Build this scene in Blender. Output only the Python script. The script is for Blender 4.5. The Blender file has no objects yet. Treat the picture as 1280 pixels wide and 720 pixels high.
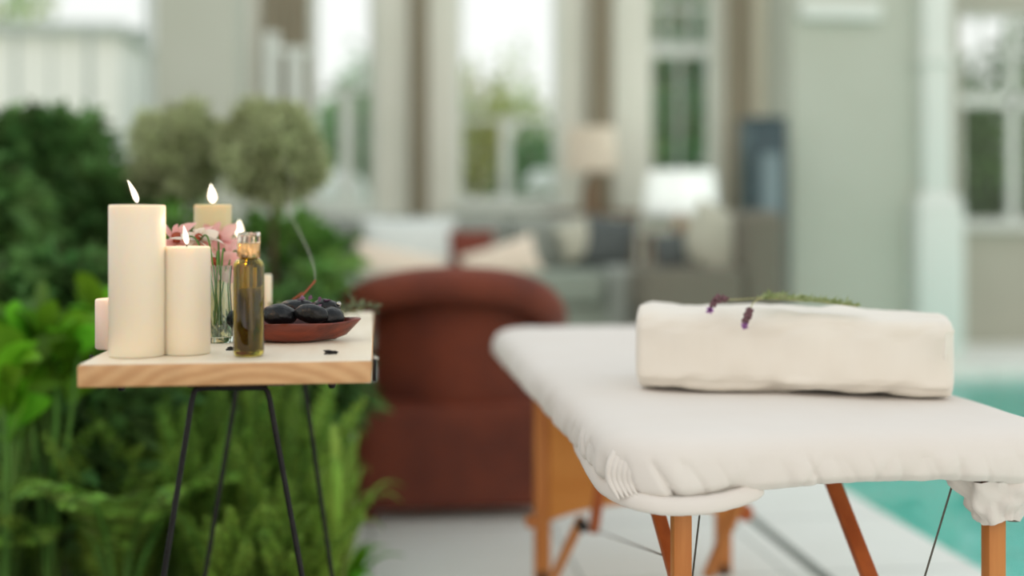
import bpy, bmesh, math, random
import numpy as np
from mathutils import Vector, Matrix, noise
R = random.Random(7); RN = np.random.RandomState(7)
COL = bpy.context.scene.collection
H = 1.035; F = 1450.0; A = 0.1168; SA, CA = math.sin(A), math.cos(A)

# ---------- measuring helpers: a direction of view and a depth give a place in the world ----------
def P(px, py, D):
    u = (px-640)/F; v = (py-271)/F
    return Vector((D*(SA+u*CA), D*(CA-u*SA), H-v*D))
def DY(px, Y): return Y/(CA-(px-640)/F*SA)
def XY(px, Y): return P(px, 271, DY(px, Y)).x
def ZY(px, py, Y): return P(px, py, DY(px, Y)).z

# ---------- materials ----------
def lin(c): return tuple(((x/255)/12.92 if x/255 <= .04045 else ((x/255+.055)/1.055)**2.4) for x in c)
def mat(name, c1, c2=None, rough=.6, scale=8, bump=0, bscale=60, spec=.4, metal=0, sss=0, trans=0, ior=1.45, stretch=None, sheen=0, leaf=0, coat=0):
    m = bpy.data.materials.new(name); m.use_nodes = True
    nt = m.node_tree; b = nt.nodes['Principled BSDF']; N = nt.nodes.new; L = nt.links.new
    b.inputs['Base Color'].default_value = (*lin(c1), 1)
    b.inputs['Roughness'].default_value = rough; b.inputs['Metallic'].default_value = metal
    b.inputs['Specular IOR Level'].default_value = spec; b.inputs['IOR'].default_value = ior
    b.inputs['Transmission Weight'].default_value = trans
    b.inputs['Coat Weight'].default_value = coat
    if sheen: b.inputs['Sheen Weight'].default_value = sheen
    if sss:
        b.inputs['Subsurface Weight'].default_value = sss
        b.inputs['Subsurface Radius'].default_value = (1, .6, .35); b.inputs['Subsurface Scale'].default_value = .02
    tc = N('ShaderNodeTexCoord'); src = tc.outputs['Object']
    if stretch:
        mp = N('ShaderNodeMapping'); mp.inputs['Scale'].default_value = stretch; L(src, mp.inputs[0]); src = mp.outputs[0]
    if c2:
        n = N('ShaderNodeTexNoise'); n.inputs['Scale'].default_value = scale; n.inputs['Detail'].default_value = 4; L(src, n.inputs['Vector'])
        r = N('ShaderNodeValToRGB'); r.color_ramp.elements[0].position = .35; r.color_ramp.elements[1].position = .65
        r.color_ramp.elements[0].color = (*lin(c1), 1); r.color_ramp.elements[1].color = (*lin(c2), 1)
        L(n.outputs['Fac'], r.inputs[0]); L(r.outputs[0], b.inputs['Base Color'])
    if bump:
        n = N('ShaderNodeTexNoise'); n.inputs['Scale'].default_value = bscale; n.inputs['Detail'].default_value = 3; L(src, n.inputs['Vector'])
        bp = N('ShaderNodeBump'); bp.inputs['Strength'].default_value = bump; bp.inputs['Distance'].default_value = .01
        L(n.outputs['Fac'], bp.inputs['Height']); L(bp.outputs[0], b.inputs['Normal'])
    if leaf:
        t = N('ShaderNodeBsdfTranslucent'); mx = N('ShaderNodeMixShader'); mx.inputs[0].default_value = leaf
        if c2: L(r.outputs[0], t.inputs[0])
        else: t.inputs[0].default_value = (*lin(c1), 1)
        L(b.outputs[0], mx.inputs[1]); L(t.outputs[0], mx.inputs[2]); L(mx.outputs[0], nt.nodes['Material Output'].inputs[0])
    return m
def thin_glass(name, tint, gloss=.06, rough=.02):
    m = bpy.data.materials.new(name); m.use_nodes = True; nt = m.node_tree; nt.nodes.clear(); N = nt.nodes.new; L = nt.links.new
    o = N('ShaderNodeOutputMaterial'); t = N('ShaderNodeBsdfTransparent'); g = N('ShaderNodeBsdfGlossy'); f = N('ShaderNodeFresnel'); mx = N('ShaderNodeMixShader')
    t.inputs[0].default_value = (*tint, 1); g.inputs['Roughness'].default_value = rough; f.inputs[0].default_value = 1.33
    L(f.outputs[0], mx.inputs[0]); L(t.outputs[0], mx.inputs[1]); L(g.outputs[0], mx.inputs[2]); L(mx.outputs[0], o.inputs[0])
    return m, nt, g, f

# ---------- mesh helpers ----------
def smooth(me, ang=None):
    for p in me.polygons: p.use_smooth = True
    if ang: me.set_sharp_from_angle(angle=math.radians(ang))
def link(name, me, m, parent=None, sm=True, ang=40):
    o = bpy.data.objects.new(name, me); COL.objects.link(o)
    if m: me.materials.append(m)
    if sm: smooth(me, ang)
    if parent:
        o.parent = parent; o.matrix_parent_inverse = Matrix.LocRotScale(parent.location, parent.rotation_euler, parent.scale).inverted()
    return o
def obj(name, bm, m, parent=None, sm=True, ang=40):
    me = bpy.data.meshes.new(name); bmesh.ops.recalc_face_normals(bm, faces=bm.faces); bm.to_mesh(me); bm.free()
    return link(name, me, m, parent, sm, ang)
def pyobj(name, v, f, m, parent=None, sm=True, ang=None):
    me = bpy.data.meshes.new(name); me.from_pydata([tuple(x) for x in v], [], f); me.update()
    return link(name, me, m, parent, sm, ang)
def tag(o, label=None, cat=None, group=None, kind=None):
    if label: o['label'] = label
    if cat: o['category'] = cat
    if group: o['group'] = group
    if kind: o['kind'] = kind
    return o
def thing(name, label, cat, loc=(0,0,0), rz=0, group=None):
    o = bpy.data.objects.new(name, None); COL.objects.link(o); o.location = loc; o.rotation_euler = (0,0,rz); o.empty_display_size = .05
    return tag(o, label, cat, group)
def new(): return bmesh.new()
def box(bm, lo, hi, bev=0, seg=3, mtx=None):
    r = bmesh.ops.create_cube(bm, size=1); vs = r['verts']
    lo = Vector(lo); hi = Vector(hi); c = (lo+hi)/2; s = hi-lo
    for v in vs: v.co = Vector((v.co.x*s.x, v.co.y*s.y, v.co.z*s.z))+c
    if bev:
        es = list({e for v in vs for e in v.link_edges})
        r2 = bmesh.ops.bevel(bm, geom=es, offset=bev, segments=seg, affect='EDGES', profile=.5)
        vs = list({v for f in r2['faces'] for v in f.verts} | {v for v in vs if v.is_valid})
    if mtx: bmesh.ops.transform(bm, matrix=mtx, verts=vs)
    return vs
def tube(bm, pts, rad, seg=12, cap=True, sq=None):
    pts = [Vector(p) for p in pts]; n = len(pts); rings = []
    rads = rad if isinstance(rad, (list, tuple)) else [rad]*n
    up = Vector((0,0,1)); prev = None
    for i, p in enumerate(pts):
        t = (pts[min(i+1, n-1)]-pts[max(i-1, 0)]).normalized()
        if prev is None:
            a = t.cross(up if abs(t.z) < .9 else Vector((0,1,0))).normalized()
        else: a = (prev-t*prev.dot(t)).normalized()
        prev = a; b = t.cross(a); ring = []
        for k in range(seg):
            th = 2*math.pi*k/seg; x, y = math.cos(th), math.sin(th)
            ring.append(bm.verts.new(p+(a*x+b*y)*rads[i]))
        rings.append(ring)
    for i in range(n-1):
        for k in range(seg):
            bm.faces.new((rings[i][k], rings[i][(k+1) % seg], rings[i+1][(k+1) % seg], rings[i+1][k]))
    if cap: bm.faces.new(rings[0][::-1]); bm.faces.new(rings[-1])
def bar(bm, p, q, w, d, side=(1,0,0), bev=.002):
    """a square bar from p to q, w wide along side and d deep"""
    p = Vector(p); q = Vector(q); t = (q-p); L = t.length; t.normalize(); s = Vector(side); s = (s-t*s.dot(t)).normalized(); e = t.cross(s)
    m = Matrix((s, e, t)).transposed().to_4x4(); m.translation = p
    box(bm, (-w/2, -d/2, 0), (w/2, d/2, L), bev, 2, m)
def lathe(bm, prof, seg=40, c=(0,0,0), cap=True):
    rings = []
    for r, z in prof:
        rings.append([bm.verts.new((c[0]+r*math.cos(2*math.pi*k/seg), c[1]+r*math.sin(2*math.pi*k/seg), c[2]+z)) for k in range(seg)])
    for i in range(len(rings)-1):
        for k in range(seg): bm.faces.new((rings[i][k], rings[i][(k+1) % seg], rings[i+1][(k+1) % seg], rings[i+1][k]))
    if cap: bm.faces.new(rings[0][::-1]); bm.faces.new(rings[-1])
def curve(pts, n=12):
    pts = [Vector(p) for p in pts]; out = []
    for i in range(len(pts)-1):
        p0, p1, p2, p3 = pts[max(i-1, 0)], pts[i], pts[i+1], pts[min(i+2, len(pts)-1)]
        for k in range(n):
            t = k/n; out.append(.5*((2*p1)+(p2-p0)*t+(2*p0-5*p1+4*p2-p3)*t*t+(3*p1-p0-3*p2+p3)*t**3))
    out.append(pts[-1]); return out

# ---------- colours ----------
M = {}
M['sage'] = mat('sage_plaster', (187,194,181), (183,190,176), .85, 2, .05, 30)
M['pale'] = mat('pale_plaster', (226,229,217), (221,225,212), .85, 2, .05, 30)
M['creamwall'] = mat('cream_plaster', (244,240,222), None, .85)
M['olive_wall'] = mat('olive_plaster', (172,174,160), (167,169,155), .85, 2)
M['whitepaint'] = mat('white_paint', (218,226,219), None, .5)
M['greyframe'] = mat('grey_green_frame', (186,200,194), None, .5)
M['curtain'] = mat('brown_curtain', (166,160,140), (156,149,129), .9, 30)
M['sofa'] = mat('grey_upholstery', (152,159,151), (142,149,141), .95, 60, .2, 300)
M['sofa_dark'] = mat('taupe_upholstery', (118,116,103), (110,107,95), .95, 60, .2, 300)
M['seat'] = mat('green_grey_upholstery', (142,152,140), (132,142,130), .95, 60)
M['white_cush'] = mat('cool_white_linen', (218,226,222), (211,219,215), .9, 20)
M['canopy'] = mat('white_canvas', (248,252,252), None, .9, leaf=.3)
M['cream_cush'] = mat('cream_linen', (232,220,202), (226,212,192), .9, 20)
M['dark_cush'] = mat('charcoal_linen', (92,99,98), (84,91,90), .9, 20)
M['rust_cush'] = mat('rust_linen', (124,66,52), (112,56,44), .9, 20)
M['pillow_pale'] = mat('pale_sage_linen', (186,187,170), None, .9)
M['shade'] = mat('lampshade_cream', (242,235,220), None, .9, leaf=.4)
M['whiteshade'] = mat('lampshade_white', (238,240,238), None, .9, leaf=.4)
M['lampbase'] = mat('brown_ceramic', (124,104,80), (112,92,70), .4)
M['bluegrey'] = mat('dark_blue_lacquer', (58,78,84), None, .4)
M['blueglass'] = mat('blue_grey_glass', (112,134,138), None, .15)
M['sheet'] = mat('cream_white_cotton', (224,218,211), (222,215,207), .9, 5, .08, 500, .2, sheen=.2)
M['towel'] = mat('cream_cotton', (230,224,213), (227,220,208), .95, 6, .12, 600, .15, sheen=.3)
M['vinyl'] = mat('cream_padding', (214,204,190), None, .7)
M['beech'] = mat('orange_beech', (196,128,68), (178,108,52), .45, 6, .05, 80, stretch=(6,6,.6))
M['panelwood'] = mat('orange_plywood', (206,138,66), (196,126,54), .5, 4, stretch=(1,1,4))
M['redbrown'] = mat('reddish_beech', (178,92,42), (158,76,32), .45, 6, stretch=(5,5,1))
M['steel'] = mat('steel_cable', (96,92,84), None, .35, metal=.8)
M['iron'] = mat('black_iron', (22,21,21), (32,30,30), .5, 60, .1, 200, metal=.3)
M['knob'] = mat('black_plastic', (28,28,30), None, .35)
M['chrome'] = mat('brushed_metal', (180,176,168), None, .25, metal=1)
M['stone'] = mat('black_basalt', (20,22,24), (13,14,16), .3, 30, .2, 120)
M['bowl'] = mat('red_brown_wood', (128,52,28), (78,26,16), .3, 9, .1, 60, stretch=(1,6,6), coat=.3)
M['soil'] = mat('dark_soil', (44,33,24), (28,22,17), .95, 20, .8, 40)
M['kerb'] = mat('grey_kerb_stone', (150,150,142), (135,135,128), .85, 12, .2, 60)
M['bark'] = mat('brown_bark', (96,76,58), (70,54,42), .9, 30, .4, 60)
M['wick'] = mat('charred_wick', (40,26,20), None, .9)
M['lawn'] = mat('lawn_green', (128,150,98), (112,138,84), .95, 3)
M['pink'] = mat('pink_petal', (236,176,172), (242,200,192), .6, 20, leaf=.35)
M['whitepetal'] = mat('white_petal', (236,228,214), None, .6, leaf=.3)
M['purple'] = mat('violet_petal', (186,136,188), (160,106,172), .7, 200, leaf=.3)
M['budbrown'] = mat('mauve_brown_bud', (128,92,100), (92,66,70), .8, 300)
M['sprigleaf'] = mat('sage_green_leaf', (168,178,130), (136,152,98), .7, 60, leaf=.25)
M['stem'] = mat('pale_green_stem', (176,170,120), (150,152,98), .7, 60)
M['incense'] = mat('red_brown_incense', (150,72,48), None, .8)

def leafmat(name, a, b, t=.3, sc=5, rough=.5):
    """leaves differ from one another: each takes a tone between an old dark and a young light one"""
    m = mat(name, a, b, rough, sc, leaf=t, spec=.3); nt = m.node_tree; N = nt.nodes.new; L = nt.links.new
    g = N('ShaderNodeNewGeometry'); hs = N('ShaderNodeHueSaturation'); mr = N('ShaderNodeMapRange'); mr.inputs[3].default_value = .45; mr.inputs[4].default_value = 1.45
    mh = N('ShaderNodeMapRange'); mh.inputs[3].default_value = .485; mh.inputs[4].default_value = .515
    L(g.outputs['Random Per Island'], mr.inputs[0]); L(mr.outputs[0], hs.inputs['Value']); L(g.outputs['Random Per Island'], mh.inputs[0]); L(mh.outputs[0], hs.inputs['Hue'])
    rp = [n for n in nt.nodes if n.type == 'VALTORGB'][0]; outs = [l.to_socket for l in rp.outputs[0].links]
    L(rp.outputs[0], hs.inputs['Color'])
    for o in outs: L(hs.outputs[0], o)
    return m
M['leaf_dark'] = leafmat('dark_green_leaf', (112,152,84), (70,108,56), .4)
M['leaf_mid'] = leafmat('mid_green_leaf', (130,176,88), (94,142,64), .35)
M['leaf_bright'] = leafmat('bright_green_leaf', (130,190,44), (90,152,34), .5)
M['leaf_fern'] = leafmat('fern_green_leaf', (150,190,82), (88,128,48), .35, 4)
M['leaf_fox'] = leafmat('foxtail_green_leaf', (166,198,88), (100,138,54), .35, 5)
M['leaf_top'] = leafmat('grey_green_topiary_leaf', (206,216,172), (176,184,140), .4, 9)
M['herb'] = leafmat('dull_herb_leaf', (126,136,104), (96,108,80), .2)
M['petal_dull'] = mat('dried_mauve_petal', (150,112,138), (112,82,104), .8, 60, leaf=.2)
M['leaf_far'] = leafmat('hazy_tree_leaf', (160,196,124), (206,204,140), .4, .9)  # outdoor haze and overexposure lightened into the leaf colour
M['leaf_fardark'] = leafmat('blue_green_tree_leaf', (150,190,142), (116,160,128), .35, .9)
M['leaf_farr'] = leafmat('deep_tree_leaf', (130,164,104), (84,116,84), .35, .9)

# wood of the small table: pale top with faint boards, arched growth rings on the end face
def table_wood():
    m = bpy.data.materials.new('pale_pine_board'); m.use_nodes = True; nt = m.node_tree; b = nt.nodes['Principled BSDF']; N = nt.nodes.new; L = nt.links.new
    tc = N('ShaderNodeTexCoord'); mp = N('ShaderNodeMapping'); mp.inputs['Location'].default_value = (.17, 0, -1.80); mp.inputs['Scale'].default_value = (1, .12, 2.35)
    L(tc.outputs['Object'], mp.inputs[0])
    w = N('ShaderNodeTexWave'); w.wave_type = 'RINGS'; w.rings_direction = 'Y'; w.inputs['Scale'].default_value = 9; w.inputs['Distortion'].default_value = 2.2
    w.inputs['Detail'].default_value = 3; w.inputs['Detail Scale'].default_value = 2; L(mp.outputs[0], w.inputs[0])
    r = N('ShaderNodeValToRGB'); r.color_ramp.elements[0].color = (*lin((206,156,106)), 1); r.color_ramp.elements[1].color = (*lin((222,176,126)), 1); L(w.outputs['Fac'], r.inputs[0])
    n = N('ShaderNodeTexNoise'); n.inputs['Scale'].default_value = 30; L(mp.outputs[0], n.inputs[0])
    mx = N('ShaderNodeMix'); mx.data_type = 'RGBA'; mx.blend_type = 'MULTIPLY'; mx.inputs[0].default_value = .25; L(r.outputs[0], mx.inputs[6]); L(n.outputs['Fac'], mx.inputs[7])
    L(mx.outputs[2], b.inputs['Base Color']); b.inputs['Roughness'].default_value = .5
    bp = N('ShaderNodeBump'); bp.inputs['Strength'].default_value = .1; bp.inputs['Distance'].default_value = .002; L(w.outputs['Fac'], bp.inputs['Height']); L(bp.outputs[0], b.inputs['Normal'])
    return m
M['pine'] = table_wood()
def pine_top():
    m = mat('glare_paled_pine_top', (248,236,214), (242,226,200), .5, 4, .05, 60, stretch=(8,.8,8)); return m  # pale wood, brightened further by window reflection put into the colour
M['pine_top'] = pine_top(); M['pine_top'].node_tree.nodes['Principled BSDF'].inputs['Roughness'].default_value = .36; M['pine_top'].node_tree.nodes['Principled BSDF'].inputs['Specular IOR Level'].default_value = .7
def wicker():
    m = bpy.data.materials.new('red_brown_wicker'); m.use_nodes = True; nt = m.node_tree; b = nt.nodes['Principled BSDF']; N = nt.nodes.new; L = nt.links.new
    tc = N('ShaderNodeTexCoord'); ws = []
    for d, s in (('X', 30), ('Z', 45)):
        w = N('ShaderNodeTexWave'); w.bands_direction = d; w.inputs['Scale'].default_value = s; w.inputs['Distortion'].default_value = 1; L(tc.outputs['Object'], w.inputs[0]); ws.append(w)
    mu = N('ShaderNodeMath'); mu.operation = 'MULTIPLY'; L(ws[0].outputs['Fac'], mu.inputs[0]); L(ws[1].outputs['Fac'], mu.inputs[1])
    n = N('ShaderNodeTexNoise'); n.inputs['Scale'].default_value = 5; L(tc.outputs['Object'], n.inputs[0])
    ad = N('ShaderNodeMath'); ad.operation = 'ADD'; L(mu.outputs[0], ad.inputs[0]); L(n.outputs['Fac'], ad.inputs[1])
    r = N('ShaderNodeValToRGB'); r.color_ramp.elements[0].position = .35; r.color_ramp.elements[0].color = (*lin((84,32,19)), 1); r.color_ramp.elements[1].color = (*lin((144,66,36)), 1)
    L(ad.outputs[0], r.inputs[0]); L(r.outputs[0], b.inputs['Base Color']); b.inputs['Roughness'].default_value = .55
    bp = N('ShaderNodeBump'); bp.inputs['Strength'].default_value = .7; bp.inputs['Distance'].default_value = .008; L(mu.outputs[0], bp.inputs['Height']); L(bp.outputs[0], b.inputs['Normal'])
    return m
M['wicker'] = wicker()
def tiles():
    m = bpy.data.materials.new('pale_stone_tiles'); m.use_nodes = True; nt = m.node_tree; b = nt.nodes['Principled BSDF']; N = nt.nodes.new; L = nt.links.new
    tc = N('ShaderNodeTexCoord'); mp = N('ShaderNodeMapping'); mp.inputs['Location'].default_value = (-1.184+.6*4, .35, 0); L(tc.outputs['Object'], mp.inputs[0])
    t = N('ShaderNodeTexBrick'); t.offset = 0; t.inputs['Scale'].default_value = 1; t.inputs['Brick Width'].default_value = .6; t.inputs['Row Height'].default_value = .6
    t.inputs['Mortar Size'].default_value = .006; t.inputs['Mortar Smooth'].default_value = .3
    t.inputs['Color1'].default_value = (*lin((236,238,231)), 1); t.inputs['Color2'].default_value = (*lin((229,232,225)), 1); t.inputs['Mortar'].default_value = (*lin((176,182,174)), 1)
    L(mp.outputs[0], t.inputs[0]); n = N('ShaderNodeTexNoise'); n.inputs['Scale'].default_value = 6; n.inputs['Detail'].default_value = 5; L(tc.outputs['Object'], n.inputs[0])
    mx = N('ShaderNodeMix'); mx.data_type = 'RGBA'; mx.blend_type = 'OVERLAY'; mx.inputs[0].default_value = .18; L(t.outputs[0], mx.inputs[6]); L(n.outputs['Fac'], mx.inputs[7])
    L(mx.outputs[2], b.inputs['Base Color']); b.inputs['Roughness'].default_value = .55
    return m
M['tiles'] = tiles()
M['pooltile'] = mat('turquoise_pool_tile', (176,250,240), (150,244,232), .5, 3)
M['drain'] = mat('grey_drain_channel', (112,118,110), None, .7)
WG, _, _, _ = thin_glass('window_glass', (.96, .98, .97))
WATER, nt_, g_, f_ = thin_glass('pool_water', (.86, .99, .97), rough=.06)
n_ = nt_.nodes.new('ShaderNodeTexNoise'); n_.inputs['Scale'].default_value = 2.5; n_.inputs['Detail'].default_value = 2
tc_ = nt_.nodes.new('ShaderNodeTexCoord'); nt_.links.new(tc_.outputs['Object'], n_.inputs[0])
b_ = nt_.nodes.new('ShaderNodeBump'); b_.inputs['Strength'].default_value = .5; b_.inputs['Distance'].default_value = .05
nt_.links.new(n_.outputs['Fac'], b_.inputs['Height']); nt_.links.new(b_.outputs[0], g_.inputs['Normal']); nt_.links.new(b_.outputs[0], f_.inputs['Normal'])

def wax(name, c, e=.0):
    m = mat(name, c, None, .45, sss=.6); return m
M['wax'] = wax('ivory_wax', (236,223,200)); M['wax_pink'] = wax('blush_wax', (240,216,198)); M['wax_olive'] = wax('olive_wax', (206,192,148))
def flame_mat():
    m = bpy.data.materials.new('candle_flame'); m.use_nodes = True; nt = m.node_tree; nt.nodes.clear(); N = nt.nodes.new; L = nt.links.new
    o = N('ShaderNodeOutputMaterial'); e = N('ShaderNodeEmission'); lw = N('ShaderNodeLayerWeight'); r = N('ShaderNodeValToRGB'); lw.inputs[0].default_value = .45
    r.color_ramp.elements[0].color = (1, .93, .74, 1); r.color_ramp.elements[1].color = (1, .42, .1, 1); r.color_ramp.elements[0].position = .45
    L(lw.outputs['Facing'], r.inputs[0]); L(r.outputs[0], e.inputs[0]); e.inputs[1].default_value = 3.2; L(e.outputs[0], o.inputs[0]); return m
M['flame'] = flame_mat()

# ================= SETTING =================
def st(o): o['kind'] = 'structure'; return o
PX = 1.765                                  # pool edge
NX, NY = 2.95, 5.6   # the deck widens under the lounge
bm = new()
box(bm, (-.10,-2.5,-.12), (PX,7.5,0)); box(bm, (PX,NY,-.12), (NX,7.5,0)); box(bm, (-.10,7.5,-.12), (7.5,9.0,0)); box(bm, (5.6,-2.5,-.12), (7.5,7.5,0))
st(obj('floor', bm, M['tiles'], sm=False))
bm = new(); box(bm, (-7,-2.5,-.12), (-.16,9.0,-.01)); st(obj('ground_planter', bm, M['soil'], sm=False))
bm = new(); box(bm, (-.16,-2.5,-.12), (-.10,5.5,.045), .006); st(obj('trim_1', bm, M['kerb']))
bm = new(); box(bm, (1.262,1.2,0.0), (1.296,7.2,.004)); st(obj('trim_2', bm, M['drain'], sm=False))
bm = new(); box(bm, (PX,-1.5,-1.0), (5.6,7.5,-.9)); box(bm, (PX-.05,-1.5,-.9), (PX,NY,-.121)); box(bm, (PX,NY,-.9), (NX,NY+.05,-.121)); box(bm, (NX-.05,NY+.05,-.9), (NX,7.5,-.121)); box(bm, (5.6,-1.5,-.9), (5.65,7.5,-.121)); box(bm, (PX,7.5,-.9), (5.6,7.55,-.121)); box(bm, (PX,-1.55,-.9), (5.6,-1.5,-.121))
st(obj('pool_basin', bm, M['pooltile'], sm=False))
pyobj('pool_water', [(PX,-1.5,-.075),(5.6,-1.5,-.075),(5.6,7.5,-.075),(NX,7.5,-.075),(NX,NY,-.075),(PX,NY,-.075)], [(0,1,2,3,4,5)], WATER)['kind'] = 'structure'
bm = new(); box(bm, (-60,9.0,-.3), (60,110,-.05)); st(obj('ground_lawn', bm, M['lawn'], sm=False))
# raised lounge
LF = .25; YW = 8.45
xl0 = XY(296, YW); xl1 = XY(992, 7.75)
bm = new(); box(bm, (-1.35,5.75,-.01), (xl1,YW+.3,LF), .01); st(obj('floor_lounge', bm, M['tiles'], sm=False))

def wall(name, x0, x1, z0, z1, y0, y1, holes, m):
    """a wall with window openings (x0,x1,z0,z1 each)"""
    bm = new(); x = x0
    for (a, b, c, d) in sorted(holes):
        box(bm, (x,y0,z0), (a,y1,z1)); box(bm, (a,y0,z0), (b,y1,c))
        if d < z1: box(bm, (a,y0,d), (b,y1,z1))
        x = b
    box(bm, (x,y0,z0), (x1,y1,z1)); return st(obj(name, bm, m, sm=False))
TOP = 3.4
def hole(pa, pb, ytop, ybot, Y=YW): return (XY(pa,Y), XY(pb,Y), ZY((pa+pb)/2,ybot,Y), ZY((pa+pb)/2,ytop,Y) if ytop is not None else 3.1)
hA = hole(388, 470, None, 262); hB = hole(570, 702, None, 254); hC = hole(812, 894, None, 262)
wall('wall_back', xl0-.1, XY(1000,YW), -.05, TOP, YW, YW+.22, [hA, hB, hC], M['pale'])
nwin = [0]
def window(h, Y, muntx=(), muntz=(), fw=.05, mw=.03, sill=True, m=None, depth=.06):
    nwin[0] += 1; w = thing('window_%d' % nwin[0], None, None, ((h[0]+h[1])/2, Y, h[2])); w['kind'] = 'structure'
    bm = new(); a, b, c, d = h; m = m or M['whitepaint']
    for lo, hi in (((a,c),(a+fw,d)), ((b-fw,c),(b,d)), ((a+fw,c),(b-fw,c+fw)), ((a+fw,d-fw),(b-fw,d))): box(bm, (lo[0],Y,lo[1]), (hi[0],Y+depth,hi[1]), .004, 1)
    for x in muntx: box(bm, (x[0]-x[1]/2,Y+.01,x[2]), (x[0]+x[1]/2,Y+depth-.01,x[3]), .003, 1)
    for z in muntz: box(bm, (a+fw,Y+.01,z[0]-z[1]/2), (b-fw,Y+depth-.01,z[0]+z[1]/2), .003, 1)
    obj('window_frame', bm, m, w)
    pyobj('pane', [(a+fw,Y+.03,c+fw),(b-fw,Y+.03,c+fw),(b-fw,Y+.03,d-fw),(a+fw,Y+.03,d-fw)], [(0,1,2,3)], WG, w)
    if sill:
        bm = new(); box(bm, (a-.05,Y-.16,c-.045), (b+.05,Y-.005,c), .006, 2); obj('window_sill', bm, M['whitepaint'], w)
    return w
yw = YW+.06
window(hA, yw, [(XY(434,yw), .10, hA[2], ZY(434,112,yw))], [(ZY(434,112,yw), .035)])
window(hB, yw, [(XY(633,yw), .075, hB[2], ZY(633,150,yw))], [(ZY(633,150,yw), .03)])
zc = ZY(850,62,yw)
window(hC, yw, [(XY(836,yw),.03,zc,3.1),(XY(863,yw),.03,zc,3.1),(XY(850,yw),.016,hC[2],zc)], [(zc,.10),(ZY(850,10,yw),.03)], fw=.035)
# glazed wall over the planting
YG = 8.45
gx0, gx1 = XY(-160,YG), XY(190,YG)
window((gx0,gx1,-.0,TOP), YG, [(XY(p,YG), w, 0, ZY(p,37,YG)) for p, w in ((-60,.03),(18,.024),(62,.010),(110,.034))], [(ZY(60,37,YG),.045),(.9,.05)], m=M['greyframe'], sill=False)
# sage pillar between glazing and lounge
bm = new(); box(bm, (XY(194,6.6),6.6,-.05), (XY(296,6.6),7.1,TOP)); box(bm, (XY(190,6.6),6.56,-.05), (XY(300,6.6),7.1,.14)); st(obj('wall_left', bm, M['sage'], sm=False))
bm = new(); box(bm, (XY(298,8.2),8.2,LF), (XY(324,8.2),8.44,TOP)); st(obj('trim_3', bm, M['pale'], sm=False))
# painted posts in front of the far curtain
bm = new()
for p in (339, 369): box(bm, (XY(p-9,7.7),7.7,LF), (XY(p+9,7.7),7.78,ZY(p,40 if p == 339 else 66,7.7)), .005)
box(bm, (XY(330,7.7),7.705,ZY(339,66,7.7)), (XY(385,7.7),7.775,ZY(339,58,7.7)), .004); box(bm, (XY(330,7.7),7.705,LF+.8), (XY(385,7.7),7.775,LF+.88), .004)
tag(obj('room_divider', bm, M['whitepaint']), 'pale painted post divider behind the larger topiary ball', 'screen')
# right side: sage wall end, ledge, column, window wall
YR = 7.75
bm = new(); box(bm, (XY(990,YR),YR,-.02), (XY(1162,YR),8.3,TOP)); st(obj('wall_right', bm, M['sage'], sm=False))
bm = new(); box(bm, (XY(998,YR),YR-.07,ZY(1045,25,YR)), (XY(1097,YR),YR-.002,ZY(1045,4,YR)), .006); st(obj('trim_4', bm, M['whitepaint']))
bm = new(); box(bm, (XY(938,8.3),8.3,LF), (XY(992,8.3),8.44,TOP)); st(obj('trim_5', bm, M['creamwall'], sm=False))
YC = 7.62; xc = XY(1176,YC); s1 = .103; s2 = .165
bm = new()
box(bm, (xc-s2,YC-.02,0), (xc+s2,YC+2*s2-.02,ZY(1176,262,YC)), .008)
zt = ZY(1176,262,YC); v = []
for zz, s in ((zt,s2), (zt+.05,s2*.93), (zt+.10,s1*1.12), (zt+.13,s1)): v.append((zz,s))
cy = YC-.02+s2
for (za,sa),(zb,sb) in zip(v[:-1],v[1:]):
    q = [bm.verts.new((xc+sx*sa,cy+sy*sa,za)) for sx,sy in ((-1,-1),(1,-1),(1,1),(-1,1))]+[bm.verts.new((xc+sx*sb,cy+sy*sb,zb)) for sx,sy in ((-1,-1),(1,-1),(1,1),(-1,1))]
    for k in range(4): bm.faces.new((q[k],q[(k+1)%4],q[4+(k+1)%4],q[4+k]))
box(bm, (xc-s1,cy-s1,zt+.13), (xc+s1,cy+s1,TOP), .006)
for pz, e, h in ((68,.018,.035),(74,.03,.02)): box(bm, (xc-s1-e,cy-s1-e,ZY(1176,pz,YC)-h), (xc+s1+e,cy+s1+e,ZY(1176,pz,YC)), .004)
st(obj('trim_6', bm, M['whitepaint'], ang=30))
YB = 8.95
hR = (XY(1200,YB), XY(1420,YB), ZY(1240,280,YB), ZY(1240,14,YB))
wall('wall_pool', XY(1150,YB), 7.6, -.05, TOP, YB, YB+.2, [hR], M['olive_wall'])
zb = ZY(1240,125,YB+.05)
mx_ = lambda p: XY(p,YB+.05)
window(hR, YB+.05, [(mx_(1268),.075,hR[2],hR[3]),(mx_(1345),.075,hR[2],hR[3]),(mx_(1228),.028,zb,hR[3]),(mx_(1300),.028,zb,hR[3]),(mx_(1322),.028,zb,hR[3])], [(zb,.10),(ZY(1240,66,YB+.05),.025)], fw=.045)

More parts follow.
